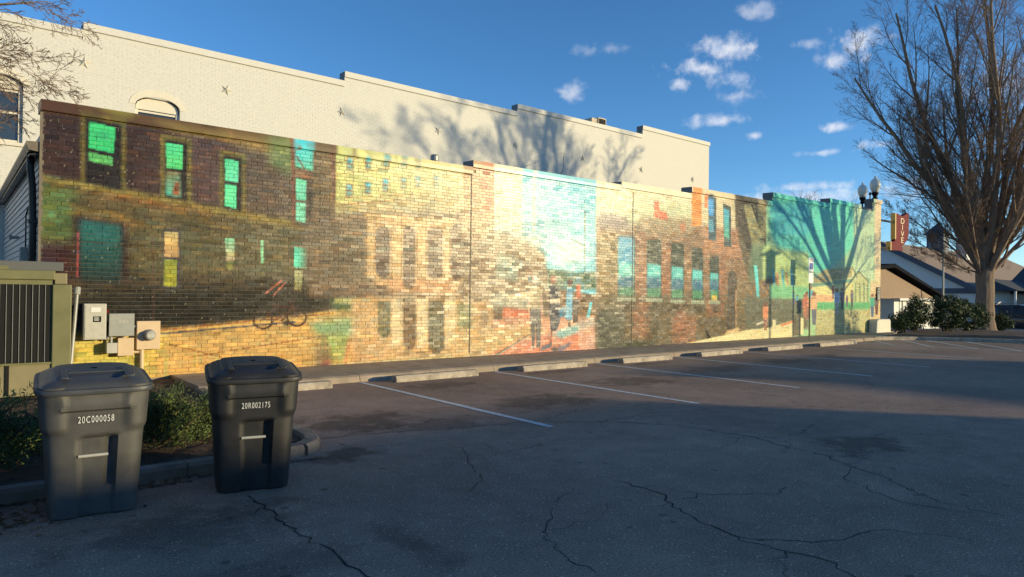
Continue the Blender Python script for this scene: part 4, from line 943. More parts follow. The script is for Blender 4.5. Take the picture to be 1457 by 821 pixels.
# ------------------------------------------------------------------ wall-mounted electrical gear
def wb_(x): return x
e1 = thing('disconnect_switch', 'tall light grey electrical disconnect box with side lever on mural', 'electrical box', (1.8, YW, .75))
MB().box(1.645, 1.955, YW-.20, YW-.012, .78, 1.35).build('cabinet', M['boxlight'], e1, bevel=.008)
MB().box(1.66, 1.94, YW-.208, YW-.2015, .80, 1.33).build('door', M['boxlight'], e1, bevel=.003)
MB().box(1.77, 1.88, YW-.212, YW-.2085, 1.06, 1.15).build('warning_label', M['black'], e1)
MB().box(1.74, 1.87, YW-.212, YW-.2085, 1.22, 1.29).build('notice_label', M['sign'], e1)
for z in (1.135, 1.115, 1.10, 1.085): MB().box(1.785, 1.85, YW-.2135, YW-.2125, z-.003, z+.003).build('lettering', M['sign'], e1)
MB().box(1.958, 1.985, YW-.17, YW-.08, 1.06, 1.24).build('lever', M['black'], e1, bevel=.005); MB().box(1.958, 1.99, YW-.18, YW-.12, 1.20, 1.255).build('lever_grip', M['red'], e1)
MB().tube([(1.93, YW-.1, .80), (1.98, YW-.1, .77), (2.0, YW-.08, .82)], .022, 8).build('conduit_elbow', M['gal'], e1)
e2 = thing('junction_box', 'square grey steel junction box with faint print between switch and meter', 'electrical box', (2.18, YW, .8))
MB().box(2.005, 2.345, YW-.16, YW-.012, .83, 1.18).build('cabinet', M['boxgrey'], e2, bevel=.006); MB().box(1.995, 2.355, YW-.185, YW-.1605, .825, 1.19).build('cover', M['boxgrey'], e2, bevel=.005)
for q_ in range(7): MB().box(2.13+.02*q_, 2.14+.02*q_, YW-.187, YW-.1855, 1.03+.01*(q_ % 3), 1.09-.01*(q_ % 2)).build('stencil', M['boxlight'], e2)
e3 = thing('meter_box', 'tan meter box with round glass electricity meter on the mural wall', 'meter', (2.58, YW, .55))
MB().box(2.405, 2.755, YW-.13, YW-.012, .59, 1.06).build('cabinet', M['boxtan'], e3, bevel=.006)
mt_ = MB().lathe([(.095, 0), (.095, -.03), (.085, -.035), (.08, -.12), (.07, -.14), (.001, -.142)], (2.585, YW-.13, .83), 24, 'y').build('meter', M['gal'], e3, smooth=False)
MB().box(2.53, 2.64, YW-.278, YW-.2725, .795, .855).build('meter_dial', M['boxlight'], mt_)
MB().tube([(2.49, YW-.07, .59), (2.49, YW-.07, .10)], .035, 10).build('conduit', M['boxtan'], e3); MB().tube([(2.36, YW-.07, .97), (2.405, YW-.07, .97)], .03, 10).build('nipple', M['gal'], e3)
e4 = thing('small_pull_box', 'small pale grey box beside tan pull box under the disconnect switch', 'electrical box', (2.05, YW, .5))
MB().box(1.965, 2.115, YW-.20, YW-.012, .555, .72).build('cabinet', M['boxlight'], e4, bevel=.005); MB().tube([(2.04, YW-.10, .72), (2.04, YW-.10, .83)], .022, 8).build('conduit', M['gal'], e4)
e5 = thing('tan_pull_box', 'plain tan square box below the grey junction box', 'electrical box', (2.25, YW, .45))
MB().box(2.13, 2.36, YW-.15, YW-.012, .50, .79).build('cabinet', M['boxtan'], e5, bevel=.005); MB().tube([(2.36, YW-.08, .55), (2.45, YW-.08, .55)], .022, 8).build('conduit', M['boxtan'], e5); MB().tube([(2.23, YW-.08, .79), (2.23, YW-.08, .83)], .03, 8).build('nipple', M['boxtan'], e5)
cp = thing('conduit_pole', 'leaning galvanised conduit pole between olive unit and switch box', 'pole', (1.42, 12.0, .1))
MB().tube([(1.385, 11.85, .1), (1.52, 12.25, 1.52)], .026, 10).build('pipe', M['gal'], cp); MB().tube([(1.515, 12.24, 1.49), (1.53, 12.28, 1.60)], .045, 10).build('cap', M['boxgrey'], cp)

# ------------------------------------------------------------------ olive generator cabinet
hv = thing('hvac_cabinet', 'olive green equipment cabinet with vertical black louvre at left edge', 'cabinet', (0.2, 11.6, .12))
Y0, Y1 = 11.3, 12.3
MB().box(-1.25, 1.335, Y0+.06, Y1, .34, 1.64).build('body', M['olive'], hv, bevel=.01)
MB().box(1.115, 1.34, Y0, Y0+.058, .36, 1.64).build('corner_panel', M['olive'], hv, bevel=.012)
MB().box(-1.25, 1.113, Y0+.01, Y0+.058, 1.635, 1.70).build('top_rail', M['olive'], hv)
MB().box(-1.28, 1.14, Y0-.03, Y1, 1.702, 1.83).build('roof_edge', M['olive'], hv, bevel=.01)
MB().box(1.142, 1.29, Y0+.06, Y1, 1.645, 1.80).build('roof_end', M['oliveface'], hv, bevel=.01)
MB().box(-1.2, 1.28, Y0+.4, Y1+.2, 1.832, 1.965).build('hood', M['hood'], hv, bevel=.01)
MB().box(-.9, .62, Y0+.0, Y0+.35, 1.832, 1.88).build('lid', M['olive'], hv)
MB().box(-1.22, 1.09, Y0+.03, Y0+.055, .575, 1.63).build('louvre_back', M['black'], hv)
x = -1.2
while x < 1.09:
    MB().box(x, x+.005, Y0+.016, Y0+.022, .572, 1.633).build('louvre_bar', M['boxgrey'], hv); x += .072
MB().box(-1.24, 1.112, Y0+.0, Y0+.05, .545, .571).build('sill_rail', M['olive'], hv); MB().box(-1.24, 1.33, Y0+.03, Y0+.06, .12, .545).build('base_panel', M['oliveface'], hv); MB().box(.60, .645, Y0+.015, Y0+.029, .14, .544).build('seam', M['black'], hv)

# ------------------------------------------------------------------ wheeled bins
def bin_meshes():
    """body and lid in local coordinates: x width, front towards -y, z up"""
    nz_, na = 64, 120
    zs_ = np.concatenate([[0, .012], np.linspace(.03, .955, nz_-2)])
    th = np.linspace(0, 2*math.pi, na, endpoint=False)
    def sstep(e0, e1, v): t = np.clip((v-e0)/(e1-e0), 0, 1); return t*t*(3-2*t)
    V = []
    for z in zs_:
        t = z/.955; hw = .268+.055*t; hd = .285+.075*t
        if z == 0: hw -= .015; hd -= .015
        e = 6.0
        c, s = np.cos(th), np.sin(th)
        rr = (np.abs(c)**e+np.abs(s)**e)**(-1/e)
        x = hw*rr*c; y = hd*rr*s
        front = sstep(-.55, -.92, s*rr); side = sstep(.6, .95, np.abs(c*rr))
        # front grip channel with the catch bar
        ch = sstep(-.105, -.085, x)*sstep(.125, .105, x)*sstep(.60, .575, np.full_like(x, z))*front
        ch2 = sstep(.045, .06, x)*sstep(.125, .11, x)*front*(1 if .22 < z < .60 else 0)
        y = y+.028*ch+.030*ch2*sstep(.60, .56, np.full_like(x, z))
        # flared shoulders
        sh = sstep(.60, .66, np.full_like(x, z))
        corner = sstep(.16, .21, np.abs(x))
        y = y-.020*sh*corner*front; x = x*(1+.05*sh*side)
        # collar lip in the middle of the front
        lip = sstep(.775, .79, np.full_like(x, z))*sstep(.22, .19, np.abs(x))*front
        y = y-.022*lip*sstep(.93, .82, np.full_like(x, z))
        rim = sstep(.925, .935, np.full_like(x, z)); y = y*(1+.03*rim); x = x*(1+.03*rim)
        V.append(np.stack([x, y, np.full_like(x, z)], -1))
    V = np.array(V); nzz = len(zs_); V = V.reshape(-1, 3)
    Q = np.array([(i*na+k, i*na+(k+1) % na, (i+1)*na+(k+1) % na, (i+1)*na+k) for i in range(nzz-1) for k in range(na)])
    body = np_mesh('tmp', V, Q, None, smooth=True).data
    bot = MB().box(-.25, .25, -.26, .26, .002, .01)
    # lid: rings from rim to crown
    rings = [(.338, .385, .930), (.352, .400, .932), (.356, .405, .950), (.352, .400, .968), (.335, .382, .972), (.328, .372, .990), (.318, .360, 1.004), (.285, .325, 1.020), (.245, .285, 1.030), (.240, .280, 1.040), (.15, .18, 1.048), (.02, .02, 1.050)]
    W = []
    for (hw, hd, z) in rings:
        c, s = np.cos(th), np.sin(th); e = 7.0; rr = (np.abs(c)**e+np.abs(s)**e)**(-1/e)
        y = hd*rr*s; x = hw*rr*c
        zz = z+.035*(y/.4)*(1 if z > .94 else 1)*.9 - .020*(x/.34)**2*(z > .98)
        pan = ((np.abs(x) < .14) & (y < -.02)) * (z > 1.035) * -.006
        W.append(np.stack([x, y, zz+pan], -1))
    W = np.array(W).reshape(-1, 3); nr = len(rings)
    Q2 = np.array([(i*na+k, i*na+(k+1) % na, (i+1)*na+(k+1) % na, (i+1)*na+k) for i in range(nr-1) for k in range(na)])
    lid = np_mesh('tmp', W, Q2, None, smooth=True).data
    for o in list(col.objects):
        if o.name.startswith('tmp'): bpy.data.objects.remove(o)
    return body, lid
BIN_BODY, BIN_LID = bin_meshes()
def auto_smooth(o, ang=35):
    md = o.modifiers.new('split', 'EDGE_SPLIT'); md.split_angle = R(ang)
def make_bin(label, x, y, rz, bm, lm, number):
    t = thing('wheeled_bin', label, 'bin', (x, y, 0), rz, 'wheeled bins beside the planting kerb'); t.scale = (1.02, 1.0, .965)
    b_ = link('body', BIN_BODY.copy(), bm, t); auto_smooth(b_)
    l_ = link('lid', BIN_LID.copy(), lm, t); auto_smooth(l_)
    r_ = MB(); 
    for xx in (-.20, .17): r_.box(xx, xx+.035, -.30, .06, 1.035, 1.048)
    r_.box(-.165, .168, -.12, -.105, 1.038, 1.052)
    rb = r_.build('lid_rib', lm, l_, world=False, bevel=.005); rb.rotation_euler = (R(4.5), 0, 0); rb.location = (0, 0, .006)
    MB().tube([(-.10, -.318, .452), (.075, -.318, .452)], .011, 10).build('catch_bar', M['boxlight'], t, world=False)
    MB().tube([(-.22, .40, .93), (-.22, .47, .95), (.22, .47, .95), (.22, .40, .93)], .014, 8).build('handle', bm, t, world=False)
    for sx_ in (-1, 1):
        MB().lathe([(.13, 0), (.14, .01), (.14, .04), (.13, .05)], (sx_*.24-.025, .27, .14), 18, 'x').build('wheel', M['tyre'], t, world=False)
    MB().tube([(-.24, .27, .14), (.24, .27, .14)], .012, 8).build('axle', M['gal'], t, world=False)
    if number:
        text_part('stencil', number, .068, M['stencil'], t, Matrix.Translation((0.0, -.3475, .715)) @ Matrix.Rotation(R(90+4.4), 4, 'X'), .001, .56)
    return t
make_bin('large grey wheeled bin stencilled 20C000058 beside the kerb', .835, 5.82, R(-5), M['bingrey'], M['lidgrey'], '20C000058')
make_bin('black wheeled bin stencilled 20R002175 right of the grey bin', 1.965, 5.75, R(-14), M['binblack'], M['binblack'], '20R002175')
make_bin('grey wheeled bin cut off by the left edge of the view', -.07, 5.98, R(-3), M['bingrey'], M['lidgrey'], None)

# ------------------------------------------------------------------ wheel stops
def wheel_stop(x0, x1, y, label):
    t = thing('wheel_stop', label, 'wheel stop', ((x0+x1)/2, y, 0), random.uniform(-.012, .012), 'concrete wheel stops along the sidewalk')
    L = (x1-x0)/2
    n = 10; prof_ = [(-.10, 0), (-.095, .06), (-.07, .115), (.07, .115), (.095, .06), (.10, 0)]
    m = MB(); V = []
    for i in range(n+1):
        xx = -L+2*L*i/n; k = .97 if i in (0, n) else 1
        for (yy, zz) in prof_: V.append((xx, yy*k+random.gauss(0, .0015), zz*k+random.gauss(0, .0015)*(zz > 0)))
    F_ = [(i*6+j, i*6+j+1, (i+1)*6+j+1, (i+1)*6+j) for i in range(n) for j in range(5)]+[tuple(range(6))[::-1], tuple(range(n*6, n*6+6))]
    F_ = [f[::-1] for f in F_]
    m.add(V, F_).build('bar', M['kerb'], t, world=False, bevel=.008)
for k, (x0, x1) in enumerate(((3.1, 4.9), (6.1, 7.9), (9.05, 10.9), (12.1, 13.92), (15.15, 17.1), (18.4, 20.45), (21.55, 24.2))):
    wheel_stop(x0, x1, 10.62, ['concrete wheel stop partly hidden behind the black bin', 'grey concrete wheel stop just right of first white line', 'concrete wheel stop between second and third white lines', 'concrete wheel stop below the painted teal windows', 'concrete wheel stop below the painted doorway', 'concrete wheel stop left of the reserved sign post', 'farthest concrete wheel stop nearest the reserved sign post'][k])

# ------------------------------------------------------------------ trees
class Tree:
    def __init__(s, seed): s.r = np.random.default_rng(seed); s.parts = {0: [], 1: []}
    def tube(s, P, rad, sides, bucket):
        n = len(P); T = np.gradient(P, axis=0); T /= np.linalg.norm(T, axis=1)[:, None]+1e-9
        ref = np.array((.31, .77, .55)); U = np.cross(T, ref); U /= np.linalg.norm(U, axis=1)[:, None]+1e-9; W = np.cross(T, U)
        an = 2*math.pi*np.arange(sides)/sides
        V = P[:, None]+rad[:, None, None]*(np.cos(an)[None, :, None]*U[:, None]+np.sin(an)[None, :, None]*W[:, None])
        i = np.arange(n-1)[:, None]*sides; k = np.arange(sides)[None]; k2 = (k+1) % sides
        Q = np.stack([i+k, i+k2, i+sides+k2, i+sides+k], -1).reshape(-1, 4)
        s.parts[bucket].append((V.reshape(-1, 3), Q))
    def branch(s, p, d, L, r, level, prm):
        rg = s.r; n = (10, 9, 7, 6, 5, 4)[min(level, 5)]
        P = [np.array(p, float)]; d = np.array(d, float)/np.linalg.norm(d); D = [d]
        for i in range(n):
            d = d+rg.normal(0, prm['wander']*(1 if level else .3), 3); d[2] += prm['lift'][min(level, 5)]; d /= np.linalg.norm(d)
            P.append(P[-1]+d*L/n); D.append(d)
        P = np.array(P); t = np.linspace(0, 1, n+1); tip = prm['tip'][min(level, 5)]
        rad = r*(1-t*(1-tip)); 
        s.tube(P, np.maximum(rad, prm.get('rmin', .0028)), (12, 8, 6, 4, 3, 3)[min(level, 5)], 0 if level < prm['solid'] else 1)
        if level+1 >= prm['levels']: return
        k = prm['kids'][level]; k = int(max(1, round(k*rg.uniform(.8, 1.2))))
        st = prm['start'][level]
        az = rg.uniform(0, 6.28)
        if level+2 >= prm['levels']:
            tt = st+(1-st)*(np.arange(k)+rg.uniform(.1, .9, k))/k; fi = np.minimum(tt*n, n-1e-6); ii = fi.astype(int)
            q0 = P[ii]+(P[ii+1]-P[ii])*(fi-ii)[:, None]; dd = np.array(D)[ii+1]
            azs = az+2.4*np.arange(k)+rg.normal(0, .5, k)
            a1 = np.cross(dd, (.3, .2, 1)); a1 /= np.linalg.norm(a1, axis=1)[:, None]; a2 = np.cross(dd, a1)
            ang = (prm['angle'][level]*rg.uniform(.65, 1.25, k))[:, None]
            nd = np.cos(ang)*dd+np.sin(ang)*(np.cos(azs)[:, None]*a1+np.sin(azs)[:, None]*a2)
            rr = np.maximum(r*(1-tt*(1-tip))*prm['rr'][level], .0034); ln = L*prm['lr'][level]*(1.1-.55*tt)*rg.uniform(.7, 1.25, k)
            m = 4; pts = [q0]; dcur = nd
            for i2 in range(m):
                dcur = dcur+rg.normal(0, prm['wander']*1.3, (k, 3)); dcur[:, 2] += prm['lift'][5]; dcur /= np.linalg.norm(dcur, axis=1)[:, None]
                pts.append(pts[-1]+dcur*(ln/m)[:, None])
            PP = np.stack(pts, 1)                                  # k, m+1, 3
            U = np.cross(nd, (.31, .77, .55)); U /= np.linalg.norm(U, axis=1)[:, None]+1e-9; W = np.cross(nd, U)
            ra = np.maximum(rr[:, None]*np.linspace(1, .45, m+1), prm.get('rmin', .0030))
            an = 2*math.pi*np.arange(3)/3
            ring = np.cos(an)[None, :, None]*U[:, None]+np.sin(an)[None, :, None]*W[:, None]
            V = PP[:, :, None]+ra[:, :, None, None]*ring[:, None]
            i3 = np.arange(m)[:, None]*3; k3 = np.arange(3)[None]; k4 = (k3+1) % 3
            Q = np.stack([i3+k3, i3+k4, i3+3+k4, i3+3+k3], -1).reshape(-1, 4)
            Q = (Q[None]+(np.arange(k)*3*(m+1))[:, None, None]).reshape(-1, 4)
            s.parts[1].append((V.reshape(-1, 3), Q)); return
        for j in range(k):
            tt = st+(1-st)*(j+rg.uniform(.1, .9))/k; fi = min(tt*n, n-1e-6); i = int(fi); q = P[i]+(P[i+1]-P[i])*(fi-i); dd = D[min(i+1, n)]
            az += 2.4+rg.normal(0, .5)
            a1 = np.cross(dd, (.3, .2, 1)); a1 /= np.linalg.norm(a1); a2 = np.cross(dd, a1)
            ang = prm['angle'][level]*rg.uniform(.65, 1.25)
            nd = math.cos(ang)*dd+math.sin(ang)*(math.cos(az)*a1+math.sin(az)*a2)
            rr = r*(1-tt*(1-tip))*prm['rr'][level]*rg.uniform(.8, 1.1)
            ln = L*prm['lr'][level]*(1.1-.55*tt)*rg.uniform(.7, 1.25)
            s.branch(q, nd, ln, max(rr, .003), level+1, prm)
    def emit(s, root, org):
        for b_, (nm, mat) in enumerate((('trunk', M['bark']), ('crown', M['twig']))):
            if not s.parts[b_]: continue
            off = 0; VV = []; QQ = []
            for V, Q in s.parts[b_]: VV.append(V); QQ.append(Q+off); off += len(V)
            np_mesh(nm, np.concatenate(VV)-np.array(org), np.concatenate(QQ), mat, root, smooth=True)
PRM = dict(levels=6, solid=3, kids=[7, 8, 7, 7, 4], start=[.72, .16, .15, .15, .2], angle=[.42, .50, .55, .6, .65], rr=[.52, .48, .50, .55, .6], lr=[2.2, .46, .50, .52, .55], tip=[.75, .22, .25, .3, .35, .4],
           wander=.075, lift=[0, .045, .05, .045, .03, .02])
def bare_tree(name, label, loc, trunk_h, r, seed, limbs, prm, lean=(0, 0), group=None, cat='tree'):
    """limbs: list of (azimuth, tilt from vertical, length, radius factor)"""
    root = thing(name, label, cat, loc, 0, group); T = Tree(seed); p0 = np.array(loc, float)-np.array((0, 0, .15))
    n = 15; t = np.linspace(0, 1, n); P = p0+np.stack([lean[0]*t, lean[1]*t, (trunk_h+.15)*t], -1)+T.r.normal(0, .012, (n, 3))
    fl = 1+.55*np.exp(-t*14)+.22*np.clip(t-.75, 0, 1)*2
    T.tube(P, r*(1-.12*t)*fl, 28, 0)
    V_, Q_ = T.parts[0][-1]; V3 = V_.reshape(n, 28, 3); ph = T.r.uniform(0, 6.28, 3); k28 = 2*math.pi*np.arange(28)/28
    rip = 1+.075*np.sin(5*k28+ph[0])+.05*np.sin(9*k28+ph[1])+T.r.normal(0, .018, (n, 28))
    T.parts[0][-1] = ((P[:, None]+(V3-P[:, None])*rip[..., None]).reshape(-1, 3), Q_)
    topp = P[-1]
    for (az, tilt, L, rf) in limbs:
        d = (math.sin(tilt)*math.cos(az), math.sin(tilt)*math.sin(az), math.cos(tilt))
        base = topp-np.array((0, 0, T.r.uniform(.1, .75)))
        T.branch(base, d, L, r*rf, 1, prm)
    T.emit(root, loc)
    return root
if True:
    # big bare tree on the right island
    lim = [(2.5, .40, 14, .52), (1.9, .20, 16.5, .55), (2.8, .24, 16.5, .5), (3.4, .14, 17, .50), (.2, .20, 17, .52), (-.8, .36, 15, .48), (5.0, .5, 11, .40), (2.2, .58, 10, .36), (1.2, .4, 12, .42), (4.1, .36, 12, .44), (2.7, .8, 7.5, .26), (5.6, .75, 8, .28), (2.3, 1.05, 6.0, .17), (2.5, .52, 11, .40), (-.6, .55, 11, .4), (2.45, 1.28, 5.0, .13), (2.6, .30, 16, .42), (-.3, .30, 16, .42), (-.7, .7, 9, .3)]
    p_ = dict(PRM); p_.update(kids=[0, 13, 8, 7, 5], lr=[0, .36, .46, .50, .55], start=[.72, .12, .12, .12, .15], rmin=.0054, wander=.075, lift=[0, .06, .06, .045, .03, .02])
    bare_tree('bare_tree', 'big bare tree with many upright branches in the right mulch bed', (45.6, 12.78, -.17), 3.5, .45, 11, lim, p_)
    # the next leafless tree of the row, out of view to the right: its shade falls on both walls
    lim = [(3.84, .42, 9, .60), (3.6, .62, 9.5, .40), (3.9, .13, 9.5, .62), (.7, .05, 9.5, .60), (.75, .42, 8.5, .42), (.8, .62, 6, .24), (2.3, .3, 7.5, .30), (3.84, 1.0, 5.5, .17), (.7, .95, 4.5, .14), (3.84, .56, 10, .36), (4.1, .48, 10.5, .34), (3.75, .70, 9.5, .28), (4.0, .30, 10.5, .40)]
    p2_ = dict(PRM); p2_.update(levels=6, kids=[0, 11, 8, 7, 4], rmin=.0052, start=[.7, .22, .2, .2, .2], lr=[0, .36, .48, .52, .5], lift=[0, .012, .03, .04, .03, .02])
    bare_tree('bare_tree', 'bare vase-shaped tree standing outside the view in front of the mural', (34.72, 3.75, .12), 3.6, .36, 5, lim, p2_)
    # tree in the left planting bed, only twigs hang into view
    lim = [(.30, .95, 5.0, .26), (.5, .72, 5.0, .26), (.8, 1.0, 4.6, .24), (.55, 1.2, 4.4, .2), (.15, .8, 5.2, .24), (2.5, .6, 4.5, .5), (4, .6, 4.5, .5), (.1, 1.15, 4.4, .2)]
    p3_ = dict(PRM); p3_.update(levels=6, kids=[0, 11, 8, 6, 4], start=[.5, .35, .2, .2, .2], lr=[0, .36, .48, .5, .5], lift=[0, -.02, -.03, -.03, -.02, 0], wander=.10)
    bare_tree('overhanging_tree', 'bare tree at the left whose twigs hang into the top corner', (-3.7, 10.4, .12), 3.6, .20, 31, lim, p3_)
    # far trees behind the mural parapet and behind the houses
    p4_ = dict(PRM); p4_.update(levels=5, kids=[0, 7, 6, 6, 3], lr=[0, .42, .5, .5, .5])
    lim = [(k*1.05, .25+.12*(k % 3), 5.0, .5) for k in range(6)]
    bare_tree('distant_tree', 'small far bare tree top showing above the mural parapet', (66, 35, -.8), 8.0, .22, 41, lim, p4_)
    bare_tree('distant_tree', 'far bare tree behind the grey roofs at right', (92, 25.5, -.9), 3.2, .22, 43, lim, p4_)
    bare_tree('distant_tree', 'bare street tree left of the big tree beyond the lamps', (60, 27, -.8), 4.2, .22, 45, [(k*1.05, .3+.12*(k % 3), 6.2, .5) for k in range(6)], p4_)

# ------------------------------------------------------------------ shrubs
def juniper(label, x, y, rx, ry, h, seed, n=1500):
    t = thing('juniper_shrub', label, 'shrub', (x, y, .12), 0, 'juniper shrubs in the planting bed'); rg = np.random.default_rng(seed)
    V = []; Q = []; C = []; k = 0
    nsp = 120
    for s_ in range(nsp):
        az = rg.uniform(0, 6.283); el = rg.uniform(.05, 1.0)**.8; rr = rg.uniform(.55, 1.0)
        d = np.array((math.cos(az)*math.cos(el*1.45), math.sin(az)*math.cos(el*1.45), math.sin(el*1.45)))
        tip = d*np.array((rx, ry, h))*rr*(1+.12*rg.normal()); tip[2] = max(tip[2], .05)
        base = tip*.45; sd = tip-base; L = np.linalg.norm(sd); sd /= L+1e-9
        sd = sd+np.array((0, 0, .35)); sd /= np.linalg.norm(sd)
        tone = rg.uniform(.65, 1.35); yel = rg.uniform(0, .35)
        for j in range(n//nsp*9):
            f_ = rg.random()**.7; p = base+(tip-base)*f_+rg.normal(0, .045*(1.15-f_*.5), 3)
            dd = sd+rg.normal(0, .55, 3); dd /= np.linalg.norm(dd); ln = rg.uniform(.018, .05); w = rg.uniform(.0032, .0065)
            a1 = np.cross(dd, rg.normal(0, 1, 3)); a1 /= np.linalg.norm(a1)
            q_ = p+dd*ln
            V += [p-a1*w*.5, p+dd*ln*.5-a1*w, q_, p+dd*ln*.5+a1*w]; Q.append((k, k+1, k+2, k+3)); k += 4
            c = np.array((1.0+yel*1.4, 1.0+yel*.55, 1.0))*tone*rg.uniform(.75, 1.25)
            if rg.random() < .02: c = np.array((2.6, 1.2, 1.0))
            C += [c]*4
    np_mesh('foliage', np.array(V), np.array(Q), M['juniper'], t, np.array(C))
    m = MB()
    for j in range(7):
        az = rg.uniform(0, 6.28); m.tube([(0, 0, 0), (.3*rx*math.cos(az), .3*ry*math.sin(az), .25*h), (.7*rx*math.cos(az), .7*ry*math.sin(az), .6*h)], [.02, .014, .005], 5)
    m.build('stem', M['stem'], t, world=False)
juniper('juniper shrub between the grey bin and the black bin', 1.55, 7.05, .62, .55, .56, 1)
juniper('juniper shrub behind the lid of the grey bin', 1.05, 7.7, .75, .6, .58, 2)
juniper('dark juniper shrub at the left edge beside the grey bin', .2, 7.0, .6, .5, .66, 3)
juniper('low juniper shrub below the black louvre of the cabinet', .05, 8.1, .7, .6, .58, 4)
juniper('small juniper shrub behind the black bin by the kerb', 2.25, 7.45, .5, .5, .40, 5)

def leafy(label, x, y, rx, ry, h, seed, n=5200):
    t = thing('evergreen_shrub', label, 'shrub', (x, y, .12-float(np.interp(x, [33, 42, 48], [0, .18, .4]))), 0, 'broadleaf shrubs in the right mulch bed'); rg = np.random.default_rng(seed)
    cl = []
    for i in range(46):
        az = rg.uniform(0, 6.28); el = rg.uniform(-.1, 1.45); q_ = rg.uniform(.55, 1.0)
        cl.append(((math.cos(az)*math.cos(el)*rx*q_, math.sin(az)*math.cos(el)*ry*q_, max(.14, h*.38+h*.62*math.sin(el)*q_*(1 if rg.random() < .7 else -.4))), rg.uniform(.16, .34), rg.uniform(.6, 1.4)))
    V = []; Q = []; C = []; k = 0
    for i in range(n):
        c_, r_, tone = cl[rg.integers(len(cl))]
        d = rg.normal(0, 1, 3); d /= np.linalg.norm(d); p = np.array(c_)+d*r_*rg.uniform(.4, 1.05)
        if p[2] < .03: p[2] = .03+.1*rg.random()
        nrm = d+rg.normal(0, .6, 3)+np.array((0, 0, .4)); nrm /= np.linalg.norm(nrm); a1 = np.cross(nrm, rg.normal(0, 1, 3)); a1 /= np.linalg.norm(a1); a2 = np.cross(nrm, a1)
        L = rg.uniform(.04, .075); w = L*.36
        V += [p-a1*L, p-a2*w, p+a1*L, p+a2*w]; Q.append((k, k+1, k+2, k+3)); k += 4
        C += [np.array((1, 1, 1))*tone*rg.uniform(.7, 1.3)]*4
    np_mesh('foliage', np.array(V), np.array(Q), M['leaf'], t, np.array(C))
    m = MB()
    for j in range(6):
        az = rg.uniform(0, 6.28); m.tube([(.05*math.cos(az), .05*math.sin(az), -.05), (.3*rx*math.cos(az), .3*ry*math.sin(az), .45*h), (.6*rx*math.cos(az), .6*ry*math.sin(az), .8*h)], [.03, .02, .007], 5)
    m.build('stem', M['stem'], t, world=False)
leafy('tall open leafy shrub nearest the mural corner', 33.6, 12.1, .75, .6, 1.6, 1, 3600)
leafy('low spreading leafy shrub at the mulch bed corner', 33.0, 12.35, .9, .55, .75, 2, 3600)
leafy('dense rounded leafy shrub in the middle of the mulch bed', 35.6, 11.55, 1.3, .9, 1.62, 3, 8000)
leafy('dense leafy shrub hard against the big tree trunk', 39.2, 11.75, 1.2, .9, 1.5, 4, 7500)
leafy('small leafy shrub peeking out right of the tree trunk', 46.6, 12.2, .5, .5, 1.0, 5, 2200)
leafy('leafy shrub outside the view beneath the vase-shaped tree', 34.40, 4.9, 1.45, .8, 2.25, 6, 5000)

# fallen leaves
def leaves(name, pts, label):
    V = []; Q = []; C = []; k = 0
    for (x, y, z) in pts:
        an = random.uniform(0, 6.28); L = random.uniform(.012, .03); w = L*.55; tx_, ty_ = random.gauss(0, .5), random.gauss(0, .5)
        for (a_, b_) in ((-L, 0), (0, -w), (L, 0), (0, w)):
            X_ = a_*math.cos(an)-b_*math.sin(an); Y_ = a_*math.sin(an)+b_*math.cos(an); V.append((x+X_, y+Y_, z+max(-.004, .3*(X_*tx_+Y_*ty_))+.006))
        Q.append((k, k+1, k+2, k+3)); k += 4; C += [np.array((1, 1, 1))*random.uniform(.4, 1.7)]*4
    o = np_mesh(name, np.array(V), np.array(Q), M['deadleaf'], None, np.array(C)); tag(o, label, 'leaves', kind='stuff')
P = [(random.gauss(.18, .22), random.gauss(5.75, .16), .002) for _ in range(260)]+[(random.uniform(-.5, 2.8), 6.18+random.gauss(0, .035), .002) for _ in range(240)]+[(random.uniform(.9, 1.6), 6.05+abs(random.gauss(0, .08)), .002) for _ in range(120)]
P += [(random.uniform(-1, 2.8), random.uniform(6.45, 8), .135) for _ in range(500)]
leaves('fallen_leaves', P, 'scattered brown fallen leaves along the planting kerb')
P = [(random.uniform(29.5, 41), random.uniform(5, 11.8), .15) for _ in range(1500)]
leaves('fallen_leaves', P, 'brown leaf litter over the right mulch bed')

# ------------------------------------------------------------------ houses across the street
ch = thing('church_hall', 'white gabled hall with brown shingle roof and roof cupola across street', 'building', (67.7, 26, -.8))
xe, yr, zr, ye, ze = 67.67, 27.3, 6.9, 19.2, 2.45
for s in (1, -1):
    y_e = yr+(yr-ye)*(-1 if s == 1 else 1)
    MB().add([(xe-.3, yr, zr), (105, yr, zr), (105, y_e-.35*s, ze-.2), (xe-.3, y_e-.35*s, ze-.2), (xe-.3, yr, zr-.22), (105, yr, zr-.22), (105, y_e-.35*s, ze-.42), (xe-.3, y_e-.35*s, ze-.42)],
             [(0, 1, 2, 3) if s < 0 else (3, 2, 1, 0), (4, 7, 6, 5), (0, 3, 7, 4), (3, 2, 6, 7), (1, 5, 6, 2)]).build('roof', M['roofshingle'], ch)
MB().prism([(19.2, -.8), (35.4, -.8), (35.4, 2.4), (yr, zr-.3), (19.2, 2.4)], xe, xe+.25, 'x').build('gable_wall', M['wall_white'], ch)
MB().box(xe+.26, 104, 19.2, 19.45, -.8, 2.35).build('wall', M['wall_white'], ch)
